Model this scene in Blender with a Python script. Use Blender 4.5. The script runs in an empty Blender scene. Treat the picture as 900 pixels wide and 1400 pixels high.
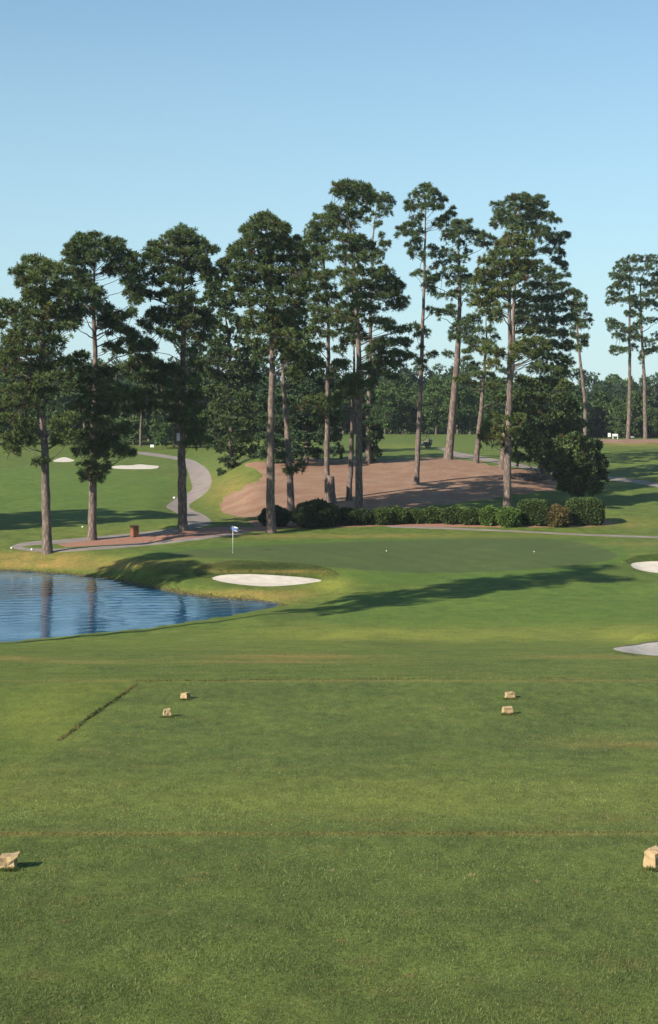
import bpy, bmesh, math, random
import numpy as np
from mathutils import Vector, Matrix
from mathutils.geometry import delaunay_2d_cdt

F = 2100.0; HV = 560.0; CU = 450.0; CAMZ = 13.6      # pinhole: photo pixels (900x1400), horizon row, eye height over the pond
ELEV = 30.0; SH_AZ = 38.5                            # sun elevation, direction in which shadows fall (deg from +X to +Y)
S = bpy.context.scene
C = S.collection
rs = np.random.RandomState(7)
ALB = .74                                            # one overall reflectance factor, paired with the exposure
random.seed(7)

# ------------------------------------------------------------------ helpers
def newmesh(name, V, Fa, mat=None, parent=None, smooth=False, col=None, fmat=None):
    """V (n,3), Fa (m,k) equal-sized faces or list of lists"""
    me = bpy.data.meshes.new(name)
    if isinstance(Fa, np.ndarray):
        V = np.asarray(V, dtype=np.float32); m, k = Fa.shape
        me.vertices.add(len(V)); me.vertices.foreach_set('co', V.ravel())
        me.loops.add(m*k); me.loops.foreach_set('vertex_index', Fa.astype(np.int32).ravel())
        me.polygons.add(m); me.polygons.foreach_set('loop_start', np.arange(0, m*k, k, dtype=np.int32))
        me.polygons.foreach_set('loop_total', np.full(m, k, dtype=np.int32))
        if smooth: me.polygons.foreach_set('use_smooth', np.ones(m, dtype=bool))
        me.update(calc_edges=True)
    else:
        me.from_pydata([tuple(v) for v in V], [], [tuple(f) for f in Fa]); me.update()
        if smooth:
            for p in me.polygons: p.use_smooth = True
    if col is not None:
        a = me.color_attributes.new('tint', 'FLOAT_COLOR', 'POINT')
        a.data.foreach_set('color', np.asarray(col, dtype=np.float32).ravel())
    if mat: me.materials.append(mat)
    o = bpy.data.objects.new(name, me); C.objects.link(o)
    if parent: o.parent = parent
    return o

def tag(o, label=None, cat=None, group=None, kind=None):
    if label: o['label'] = label
    if cat: o['category'] = cat
    if group: o['group'] = group
    if kind: o['kind'] = kind
    return o

def empty(name, loc, label, cat, group=None, rz=0):
    o = bpy.data.objects.new(name, None); C.objects.link(o); o.location = loc
    o.rotation_euler = (0, 0, rz); o.empty_display_size = .3
    return tag(o, label, cat, group)

def from_bm(name, bm, mat, parent=None, smooth=False):
    me = bpy.data.meshes.new(name); bm.normal_update(); bm.to_mesh(me); bm.free()
    if smooth:
        for p in me.polygons: p.use_smooth = True
    me.materials.append(mat)
    o = bpy.data.objects.new(name, me); C.objects.link(o)
    if parent: o.parent = parent
    return o

def bbox(bm, c, s, rz=0, rx=0, bevel=0):
    r = bmesh.ops.create_cube(bm, size=1)
    M = Matrix.Translation(c) @ Matrix.Rotation(rz, 4, 'Z') @ Matrix.Rotation(rx, 4, 'X') @ Matrix.Diagonal((s[0], s[1], s[2], 1))
    bmesh.ops.transform(bm, matrix=M, verts=r['verts'])
    if bevel:
        es = list({e for v in r['verts'] for e in v.link_edges})
        bmesh.ops.bevel(bm, geom=es, offset=bevel, segments=2, affect='EDGES', profile=.5)

def bcyl(bm, a, b, r1, r2=None, seg=12):
    a = Vector(a); b = Vector(b); r2 = r1 if r2 is None else r2
    d = b-a; L = d.length
    r = bmesh.ops.create_cone(bm, cap_ends=True, segments=seg, radius1=r1, radius2=r2, depth=L)
    M = Matrix.Translation((a+b)/2) @ d.to_track_quat('Z', 'Y').to_matrix().to_4x4()
    bmesh.ops.transform(bm, matrix=M, verts=r['verts'])

def tubes(paths, seg=8):
    """paths: list of (pts (n,3), radii (n,), jitter) -> V, quads"""
    Vs = []; Fs = []; off = 0
    ang = np.linspace(0, 2*math.pi, seg, endpoint=False)
    for P, R, jit in paths:
        P = np.asarray(P, float); n = len(P)
        T = np.gradient(P, axis=0); T /= np.linalg.norm(T, axis=1)[:, None]+1e-9
        ref = np.where(np.abs(T[:, 2:3]) > .9, np.array([[1., 0, 0]]), np.array([[0, 0, 1.]]))
        if abs(T[0, 2]) > .75: ref[:] = (1, 0, 0)
        A = np.cross(T, ref); A /= np.linalg.norm(A, axis=1)[:, None]+1e-9
        B = np.cross(T, A)
        r = np.asarray(R)[:, None]*(1+jit*rs.uniform(-1, 1, (n, seg)))
        V = P[:, None, :]+r[..., None]*(np.cos(ang)[None, :, None]*A[:, None, :]+np.sin(ang)[None, :, None]*B[:, None, :])
        Vs.append(V.reshape(-1, 3))
        i = np.arange(n-1)[:, None]*seg; j = np.arange(seg)[None, :]; k = (j+1) % seg
        q = np.stack([i+j, i+k, i+seg+k, i+seg+j], -1).reshape(-1, 4)+off
        Fs.append(q); off += n*seg
    return np.concatenate(Vs), np.concatenate(Fs)

# ------------------------------------------------------------------ node helpers
def mat_new(name):
    m = bpy.data.materials.new(name); m.use_nodes = True
    nt = m.node_tree; b = nt.nodes['Principled BSDF']
    return m, nt, b
def N(nt, t, **kw):
    n = nt.nodes.new(t)
    for k, v in kw.items(): setattr(n, k, v)
    return n
def noise(nt, vec, scale, detail=3, rough=.55, sc=None):
    if sc is not None:
        mp = N(nt, 'ShaderNodeMapping'); mp.inputs['Scale'].default_value = sc
        nt.links.new(vec, mp.inputs['Vector']); vec = mp.outputs[0]
    n = N(nt, 'ShaderNodeTexNoise'); n.inputs['Scale'].default_value = scale
    n.inputs['Detail'].default_value = detail; n.inputs['Roughness'].default_value = rough
    nt.links.new(vec, n.inputs['Vector']); return n.outputs['Fac']
def ramp(nt, fac, stops):
    r = N(nt, 'ShaderNodeValToRGB'); e = r.color_ramp.elements
    while len(e) > 1: e.remove(e[-1])
    e[0].position = stops[0][0]; e[0].color = (*stops[0][1], 1)
    for p, c in stops[1:]:
        x = e.new(p); x.color = (*c, 1)
    nt.links.new(fac, r.inputs[0]); return r.outputs[0]
def mix(nt, fac, a, b, mode='MIX'):
    m = N(nt, 'ShaderNodeMix', data_type='RGBA', blend_type=mode)
    for s, v in ((m.inputs[0], fac), (m.inputs[6], a), (m.inputs[7], b)):
        if hasattr(v, 'is_linked') or hasattr(v, 'links'): nt.links.new(v, s)
        elif isinstance(v, (int, float)): s.default_value = v
        else: s.default_value = (*v, 1)
    return m.outputs[2]
def mrange(nt, v, a, b, c=0, d=1):
    m = N(nt, 'ShaderNodeMapRange'); nt.links.new(v, m.inputs[0])
    for i, x in enumerate((a, b, c, d)): m.inputs[i+1].default_value = x
    return m.outputs[0]
def bump(nt, b, h, strength=.5, dist=.02):
    n = N(nt, 'ShaderNodeBump'); n.inputs['Strength'].default_value = strength; n.inputs['Distance'].default_value = dist
    nt.links.new(h, n.inputs['Height']); nt.links.new(n.outputs[0], b.inputs['Normal'])
def objco(nt): return N(nt, 'ShaderNodeTexCoord').outputs['Object']

def mat_plain(name, col, rough=.6, metal=0, nscale=8, var=.25, bumps=0):
    m, nt, b = mat_new(name); co = objco(nt); col = tuple(x*ALB for x in col)
    f = noise(nt, co, nscale, 4)
    c = ramp(nt, f, [(.25, tuple(x*(1-var) for x in col)), (.75, tuple(min(1, x*(1+var)) for x in col))])
    nt.links.new(c, b.inputs['Base Color']); b.inputs['Roughness'].default_value = rough; b.inputs['Metallic'].default_value = metal
    if bumps: bump(nt, b, f, bumps, .03)
    return m

def mat_grass(name, dark, light, dry, fine=.35, stripe=0, drysc=.35, dryw=(.55, .75)):
    m, nt, b = mat_new(name); co = objco(nt)
    big = noise(nt, co, .12, 3, .6)
    mid = noise(nt, co, .9, 4, .6)
    fin = noise(nt, co, 24, 3, .75)
    vf = noise(nt, co, 5, 4, .7, sc=(1, .45, 1))
    base = mix(nt, mrange(nt, mid, .38, .62), dark, light)
    base = mix(nt, mrange(nt, big, .35, .65, 0, .5), base, tuple((d*.5+l*.5)*.85 for d, l in zip(dark, light)))
    d = noise(nt, co, drysc, 5, .65)
    base = mix(nt, mrange(nt, d, dryw[0], dryw[1], 0, .5), base, dry)
    at = N(nt, 'ShaderNodeAttribute', attribute_name='tint')
    sp = N(nt, 'ShaderNodeSeparateColor'); nt.links.new(at.outputs['Color'], sp.inputs[0])
    patch = noise(nt, co, .8, 5, .7, sc=(.6, .35, 1))
    def w(ch, a=.0):
        mm = N(nt, 'ShaderNodeMath', operation='MULTIPLY'); nt.links.new(sp.outputs[ch], mm.inputs[0])
        nt.links.new(mrange(nt, patch, .3, .65, .25, 1), mm.inputs[1]); return mm.outputs[0]
    base = mix(nt, w('Red'), base, (.40, .245, .095))       # dry brown turf
    base = mix(nt, w('Green'), base, (.26, .27, .055))       # yellow-green turf
    base = mix(nt, sp.outputs['Blue'], base, tuple(x*.62 for x in dark))   # rank dark turf
    ff = mix(nt, mrange(nt, fin, .25, .75), (ALB*(1-fine), ALB*(1-fine), .82*ALB*(1-fine)), (ALB*(1+fine), 1.03*ALB*(1+fine), .82*ALB*(1+fine)))
    base = mix(nt, 1.0, base, ff, 'MULTIPLY')
    vv = mix(nt, mrange(nt, vf, .3, .7), (1-fine*.6,)*3, (1+fine*.6,)*3)
    base = mix(nt, 1.0, base, vv, 'MULTIPLY')
    nt.links.new(base, b.inputs['Base Color']); b.inputs['Roughness'].default_value = .85
    b.inputs['Specular IOR Level'].default_value = .15
    bump(nt, b, fin, .6, .02)
    return m

GR_D, GR_L, GR_Y = (.078, .118, .025), (.142, .188, .041), (.205, .180, .052)
M = {}
M['rough'] = mat_grass('turf_rough', GR_D, GR_L, GR_Y, .4)
M['fairway'] = mat_grass('turf_fairway', (.084, .138, .028), (.128, .188, .038), (.17, .185, .05), .3)
M['green'] = mat_grass('turf_green', (.076, .106, .040), (.090, .124, .046), (.11, .13, .045), .12, dryw=(.6, .9))
M['fringe'] = mat_grass('turf_fringe', (.078, .135, .028), (.108, .170, .036), (.15, .17, .04), .25)
M['rank'] = mat_grass('turf_rank', (.042, .066, .014), (.074, .102, .020), (.17, .145, .04), .6, drysc=1.2, dryw=(.5, .7))
M['tee'] = mat_grass('turf_tee', (.080, .114, .032), (.130, .168, .044), (.20, .17, .065), .5, drysc=2.2, dryw=(.55, .75))

def mat_sand():
    m, nt, b = mat_new('sand'); co = objco(nt)
    f = noise(nt, co, 1.2, 5); g = noise(nt, co, 60, 2)
    c = ramp(nt, f, [(.3, (.40, .35, .285)), (.7, (.51, .465, .39))])
    nt.links.new(c, b.inputs['Base Color']); b.inputs['Roughness'].default_value = .95
    bump(nt, b, f, .6, .1); return m
M['sand'] = mat_sand()
M['grey_sand'] = mat_plain('grey_sand', (.42, .38, .35), .95, 0, 3, .25, .3)
def mat_straw():
    m, nt, b = mat_new('pine_straw'); co = objco(nt)
    a = noise(nt, co, .35, 4); f = noise(nt, co, 9, 5, .75); g = noise(nt, co, 2.5, 4, .7)
    c = mix(nt, mrange(nt, a, .35, .65), (.265, .122, .064), (.345, .200, .118))
    c = mix(nt, mrange(nt, g, .45, .7, 0, .6), c, (.33, .25, .17)); g2 = noise(nt, co, 1.1, 5, .75); c = mix(nt, mrange(nt, g2, .55, .72, 0, .6), c, (.13, .075, .05))
    c = mix(nt, 1, c, mix(nt, mrange(nt, f, .25, .75), (.45*ALB,)*3, (1.5*ALB,)*3), 'MULTIPLY')
    nt.links.new(c, b.inputs['Base Color']); b.inputs['Roughness'].default_value = .9
    bump(nt, b, f, 1, .08); return m
M['straw'] = mat_straw()
def mat_path():
    m, nt, b = mat_new('concrete_path'); co = objco(nt)
    a = noise(nt, co, .8, 4); f = noise(nt, co, 20, 4, .7)
    c = mix(nt, mrange(nt, a, .3, .7), (.20, .165, .145), (.31, .255, .22))
    c = mix(nt, 1, c, mix(nt, mrange(nt, f, .3, .7), (.8*ALB,)*3, (1.15*ALB,)*3), 'MULTIPLY')
    nt.links.new(c, b.inputs['Base Color']); b.inputs['Roughness'].default_value = .9
    bump(nt, b, f, .4, .02); return m
M['mulch'] = mat_plain('red_bark_mulch', (.33, .155, .095), .9, 0, 7, .45, .8)
M['earth_and_shade'] = mat_plain('bank_earth_and_lip_shade', (.085, .065, .035), .9, 0, 4, .4, .6)  # bare soil along the pond, painted shade at the grey bunker's lip
M['path'] = mat_path()
M['mud'] = mat_plain('pond_mud', (.05, .045, .03), .8)

def mat_bark(name, a, b_, c_):
    m, nt, b = mat_new(name); co = objco(nt)
    v = N(nt, 'ShaderNodeTexVoronoi', feature='F1'); v.inputs['Scale'].default_value = 3.2
    mp = N(nt, 'ShaderNodeMapping'); mp.inputs['Scale'].default_value = (1.6, 1.6, .55)
    nt.links.new(co, mp.inputs[0]); nt.links.new(mp.outputs[0], v.inputs['Vector'])
    f = noise(nt, co, 2.4, 5, .7, sc=(1.5, 1.5, .5)); g = noise(nt, co, .35, 3)
    c = mix(nt, mrange(nt, f, .35, .65), a, b_)
    c = mix(nt, mrange(nt, g, .45, .65, 0, .8), c, c_)
    c = mix(nt, 1, c, mix(nt, mrange(nt, v.outputs['Distance'], .15, .6), (1.15*ALB,)*3, (.55*ALB,)*3), 'MULTIPLY')
    nt.links.new(c, b.inputs['Base Color']); b.inputs['Roughness'].default_value = .95
    bump(nt, b, v.outputs['Distance'], -.9, .06); return m
M['bark'] = mat_bark('pine_bark', (.17, .12, .095), (.27, .205, .17), (.20, .15, .125))
M['limb'] = mat_bark('limb_bark', (.10, .075, .06), (.17, .135, .115), (.13, .10, .085))
M['bark_grey'] = mat_bark('grey_bark', (.20, .175, .14), (.32, .29, .24), (.24, .20, .16))

def mat_leaf(name, g=1.0, transl=.3, rough=.7):
    m, nt, b = mat_new(name)
    at = N(nt, 'ShaderNodeAttribute', attribute_name='tint')
    sc_ = mix(nt, 1, at.outputs['Color'], (.8,)*3, 'MULTIPLY'); nt.links.new(sc_, b.inputs['Base Color'])
    b.inputs['Roughness'].default_value = rough; b.inputs['Specular IOR Level'].default_value = .15
    t = N(nt, 'ShaderNodeBsdfTranslucent')
    c2 = mix(nt, 1, at.outputs['Color'], (1.0, 1.08, .48), 'MULTIPLY'); nt.links.new(c2, t.inputs['Color'])
    ms = N(nt, 'ShaderNodeMixShader'); ms.inputs[0].default_value = transl
    out = nt.nodes['Material Output']
    nt.links.new(b.outputs[0], ms.inputs[1]); nt.links.new(t.outputs[0], ms.inputs[2]); nt.links.new(ms.outputs[0], out.inputs['Surface'])
    return m
M['needles'] = mat_leaf('pine_needles', transl=.12)
M['leaves'] = mat_leaf('broad_leaves', transl=.16, rough=.6)
M['blades'] = mat_leaf('grass_blades', transl=.35)

# ------------------------------------------------------------------ terrain
# one profile per azimuth column: (distance, photo row or None, z relative to the eye)
def v(d, row): return (d, -(row-HV)*d/F)
def z(d, zz): return (d, zz)
NEAR = [z(1, -3.55), z(5, -3.7), v(9.75, 1400), v(14, 1188), v(15.6, 1138), z(17.2, -4.50), v(27, 975), v(31, 932), z(32.5, -5.72), v(40, 912), v(50, 898)]
FAR_L = [v(138, 746), v(150, 722), v(165, 702), v(185, 681), v(207, 661), v(235, 641), v(265, 626), v(295, 613), z(330, -7.0), z(420, -6.5), z(900, -6)]
FAR_C = [v(146, 727), v(150, 720), v(155, 712), v(160, 700), v(164, 690), v(174, 670), v(186, 650), v(196, 635), v(205, 626), v(240, 611), v(285, 601), v(335, 594), z(380, -6.6), z(500, -8), z(900, -8)]
FAR_M = [v(146, 729), v(150, 721), v(158, 699), v(165, 690), v(171, 681), v(181, 661), v(190, 646), v(200, 633), v(215, 620), v(240, 610), v(285, 600), v(335, 594.5), z(380, -6.6), z(500, -8), z(900, -8)]
FAR_R = [v(143, 737), v(150, 724), v(162, 701), v(170, 689), v(187, 662), v(205, 641), v(228, 620), v(250, 605), v(262, 599.5), z(300, -6.2), z(400, -8.4), z(900, -9)]
cols = {
 -1500: NEAR+[v(70, 885), z(85, -13.2), z(92, -13.4), z(128, -13.2), z(132, -12.6)]+FAR_L,
 -200: NEAR+[v(70, 885), z(85, -13.2), z(92, -13.4), z(128, -13.2), z(132, -12.6)]+FAR_L,
 0: NEAR+[v(70, 886), z(84, -12.9), z(90, -13.45), z(128, -13.4), z(131, -13.2), z(134, -12.57)]+FAR_L,
 130: NEAR+[v(70, 884), z(84, -12.8), z(92, -13.4), z(124.5, -13.45), z(128, -13.0), z(134, -12.2)]+FAR_L,
 200: NEAR+[v(70, 882), z(84, -12.7), z(94, -13.4), z(114, -13.45), z(118, -13.1), z(122, -12.35), z(125, -12.02), z(130, -11.95)]+FAR_L[0:],
 250: NEAR+[v(70, 880), z(84, -12.6), z(96, -13.3), z(111, -13.45), z(114, -13.25), z(118, -12.85), z(121, -12.35), z(124, -12.02), z(128, -11.85), z(138, -11.7), v(146, 727), v(152, 715), v(168, 702), v(185, 685), v(207, 662), v(235, 641), v(262, 627), v(290, 615), z(330, -7.0), z(420, -6.5), z(900, -6)],
 295: NEAR+[v(70, 879), z(84, -12.5), z(97, -13.3), z(108, -13.5), z(111, -13.25), z(113.5, -13.05), z(116, -13.0), z(118.3, -12.8), z(120.5, -12.2), z(124, -11.98), z(128, -11.85), z(138, -11.7), v(148, 725), v(155, 712), v(168, 700), v(180, 681), v(195, 662), v(215, 645), v(240, 630), v(280, 616), z(330, -6.9), z(420, -6.5), z(900, -6)],
 365: NEAR+[v(70, 877), z(84, -12.45), z(97, -13.1), z(105, -13.5), z(109.5, -13.32), z(112.5, -13.02), z(113.6, -13.0), z(114.3, -13.06), z(118.3, -12.72), z(119, -12.65), z(120.3, -12.25), z(123, -12.02), z(126, -11.92), z(138, -11.72)]+FAR_C,
 435: NEAR+[v(70, 877), z(84, -12.45), z(97, -13.1), z(105, -13.4), z(109.5, -13.2), z(113.5, -12.92), z(116, -12.85), z(117.3, -12.8), z(119, -12.4), z(121, -12.15), z(126, -11.95), z(138, -11.75)]+FAR_C,
 480: NEAR+[v(70, 876), z(84, -12.4), z(97, -13.0), z(105, -13.1), z(113, -12.8), z(118, -12.4), z(126, -12.0), z(138, -11.75)]+FAR_C,
 600: NEAR+[v(62, 889), v(80, 878), z(86, -12.6), v(93, 851), v(104, 820), z(116, -12.65), z(126, -12.1), z(138, -11.75)]+FAR_C,
 700: NEAR+[v(62, 889), v(80, 877), z(86, -12.55), v(93, 851), v(104, 820), z(116, -12.6), z(126, -12.1), z(138, -11.8)]+FAR_M,
 800: NEAR+[v(62, 888), v(80, 876), z(86, -12.55), v(93, 851), v(104, 820), z(114, -12.7), z(120, -12.5), z(126, -12.15), z(138, -11.95)]+FAR_R,
 850: NEAR+[v(60, 893), v(70, 882), v(80, 875), z(86, -12.5), v(93, 850), v(104, 820), z(114, -12.85), z(120, -12.6), z(123.5, -12.3), z(126, -12.05), z(138, -11.95)]+FAR_R,
 885: NEAR+[z(60, -9.85), z(63.3, -10.18), z(64.5, -10.32), z(70.5, -10.72), z(71.6, -10.68), z(72.4, -10.6), v(80, 873), z(86, -12.4), v(93, 849), v(104, 819), z(114, -12.9), z(119.5, -12.82), z(121, -12.86), z(125, -12.42), z(126.6, -11.9), z(130, -11.88), z(138, -11.95)]+FAR_R,
 960: NEAR+[z(60, -9.8), z(63.3, -10.18), z(64.5, -10.32), z(70.5, -10.72), z(72, -10.65), v(80, 872), z(86, -12.3), v(93, 848), v(104, 818), z(114, -12.9), z(119.5, -12.82), z(121, -12.86), z(125, -12.42), z(126.6, -11.9), z(130, -11.88), z(138, -11.95)]+FAR_R,
 2500: NEAR+[z(60, -9.8), z(80, -11.8), z(104, -12.4), z(126, -11.9), z(138, -11.8)]+FAR_R,
}
def pchip(x, y, xi):
    """monotone cubic; y may be (n,) ; returns at xi"""
    x = np.asarray(x, float); y = np.asarray(y, float)
    h = np.diff(x); dl = np.diff(y, axis=0)/(h if y.ndim == 1 else h[:, None])
    m = np.zeros_like(y)
    if len(x) > 2:
        a = dl[:-1]; b = dl[1:]
        hh0 = h[:-1] if y.ndim == 1 else h[:-1, None]; hh1 = h[1:] if y.ndim == 1 else h[1:, None]
        w1 = 2*hh1+hh0; w2 = hh1+2*hh0
        ok = a*b > 0
        with np.errstate(divide='ignore', invalid='ignore'):
            mm = (w1+w2)/(w1/np.where(ok, a, 1)+w2/np.where(ok, b, 1))
        m[1:-1] = np.where(ok, mm, 0)
    m[0] = dl[0]; m[-1] = dl[-1]
    k = np.clip(np.searchsorted(x, xi)-1, 0, len(x)-2)
    t = (xi-x[k])/h[k]; H = h[k]
    if y.ndim == 2: t = t[:, None]; H = H[:, None]
    return (2*t**3-3*t**2+1)*y[k]+(t**3-2*t**2+t)*H*m[k]+(-2*t**3+3*t**2)*y[k+1]+(t**3-t**2)*H*m[k+1]

DS = np.unique(np.concatenate([np.exp(np.linspace(math.log(1.5), math.log(900), 330)), np.arange(103, 131, .35), np.arange(60, 74, .4), np.arange(13, 19, .12), np.arange(29, 34, .2)]))
UG = np.unique(np.concatenate([np.arange(-1500, -60, 60), np.arange(-60, 961, 5), np.arange(980, 2500, 60)])).astype(float)
cu = sorted(cols)
prof = []
for u in cu:
    t = sorted(cols[u]); xs = [p[0] for p in t]; ys = [p[1] for p in t]
    kx = [xs[0]]; ky = [ys[0]]
    for a, b in zip(xs[1:], ys[1:]):
        if a-kx[-1] > .3: kx.append(a); ky.append(b)
    prof.append(pchip(kx, ky, DS))
prof = np.array(prof)                       # (ncol, nd)
ZG = pchip(np.array(cu, float), prof, UG).T  # (nd, nu)

# pond outline (photo pixels on the water plane)
WZ = -13.6
pond_px = [(-1200, 862), (-500, 884), (-200, 884), (0, 877), (60, 873), (120, 867), (200, 859), (260, 850), (310, 842), (350, 835), (384, 829),
           (378, 824), (345, 821), (300, 818), (262, 814), (238, 810), (215, 805), (190, 799), (160, 793), (120, 788), (70, 784), (30, 781), (0, 780), (-200, 777), (-500, 772), (-1200, 770)]
def plane_pt(u, vv, zz):
    d = -zz*F/(vv-HV); return ((u-CU)/F*d, d)
def chaikin(P, n=2):
    P = np.array(P, float)
    for _ in range(n):
        Q = np.roll(P, -1, axis=0); P = np.stack([.75*P+.25*Q, .25*P+.75*Q], 1).reshape(-1, 2)
    return P
pond = chaikin([plane_pt(u, vv, WZ) for u, vv in pond_px], 2)
def pip(px, py, poly):
    inside = np.zeros(px.shape, bool)
    x0, y0 = poly[:, 0], poly[:, 1]; x1, y1 = np.roll(x0, -1), np.roll(y0, -1)
    for a, b, c, d in zip(x0, y0, x1, y1):
        if b == d: continue
        cond = (b > py) != (d > py)
        inside ^= cond & (px < (c-a)*(py-b)/(d-b)+a)
    return inside
def segdist(px, py, poly, closed=True):
    best = np.full(px.shape, 1e9); Q = np.roll(poly, -1, axis=0)
    n = len(poly) if closed else len(poly)-1
    for i in range(n):
        a = poly[i]; b = Q[i]; d = b-a; L = d@d+1e-12
        t = np.clip(((px-a[0])*d[0]+(py-a[1])*d[1])/L, 0, 1)
        best = np.minimum(best, np.hypot(px-a[0]-t*d[0], py-a[1]-t*d[1]))
    return best
DD, UU = np.meshgrid(DS, UG, indexing='ij')
XX = (UU-CU)/F*DD
und = (.05*np.sin(XX*.37+DD*.21)+.04*np.sin(XX*.83-DD*.47+1)+.02*np.sin(XX*1.9+DD*1.3))*np.clip((DD-8)/40, .15, 1)
ZG = ZG+und*.6
def smooth(t): t = np.clip(t, 0, 1); return t*t*(3-2*t)
near_p = (DD > 70) & (DD < 150)
sd = np.full(XX.shape, 50.); sd[near_p] = segdist(XX[near_p], DD[near_p], pond)
ins = np.zeros(XX.shape, bool); ins[near_p] = pip(XX[near_p], DD[near_p], pond)
ZG = np.maximum(ZG, WZ+.1) if False else ZG
zo = np.maximum(ZG, WZ+.16)
# a cut earth lip of ~12 cm at the water's edge
ZG = np.where(near_p & ~ins, WZ+.0+(zo-WZ)*np.clip(sd/1.6, 0, 1)**.6, ZG)
ZG = np.where(ins, WZ-.02-np.minimum(sd*.35, 1.2), ZG)

def height_ud(u, d):
    u = np.clip(np.asarray(u, float), UG[0], UG[-1]-1e-6); d = np.clip(np.asarray(d, float), DS[0], DS[-1]-1e-6)
    i = np.clip(np.searchsorted(DS, d, side='right')-1, 0, len(DS)-2); j = np.clip(np.searchsorted(UG, u, side='right')-1, 0, len(UG)-2)
    a = (d-DS[i])/(DS[i+1]-DS[i]); b = (u-UG[j])/(UG[j+1]-UG[j])
    return (ZG[i, j]*(1-a)+ZG[i+1, j]*a)*(1-b)+(ZG[i, j+1]*(1-a)+ZG[i+1, j+1]*a)*b
def gz(x, y): return float(height_ud(CU+F*x/y, y))+CAMZ
DFINE = np.exp(np.linspace(math.log(4), math.log(500), 6000))
def hit(u, vv):
    """distance at which the ray of photo pixel (u,v) meets the ground"""
    zz = height_ud(np.full(DFINE.shape, float(u)), DFINE)
    row = HV-zz*F/DFINE
    k = np.argmax(row <= vv)
    if row[k] > vv: k = len(row)-1
    if k > 0 and row[k-1] != row[k]:
        t = (row[k-1]-vv)/(row[k-1]-row[k]); return float(DFINE[k-1]+t*(DFINE[k]-DFINE[k-1]))
    return float(DFINE[k])
def G(u, vv):
    d = hit(u, vv); x = (u-CU)/F*d
    return Vector((x, d, float(height_ud(u, d))+CAMZ))
def W(u, vv, d): return np.array([(u-CU)/F*d, d, CAMZ-(vv-HV)*d/F])

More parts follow.
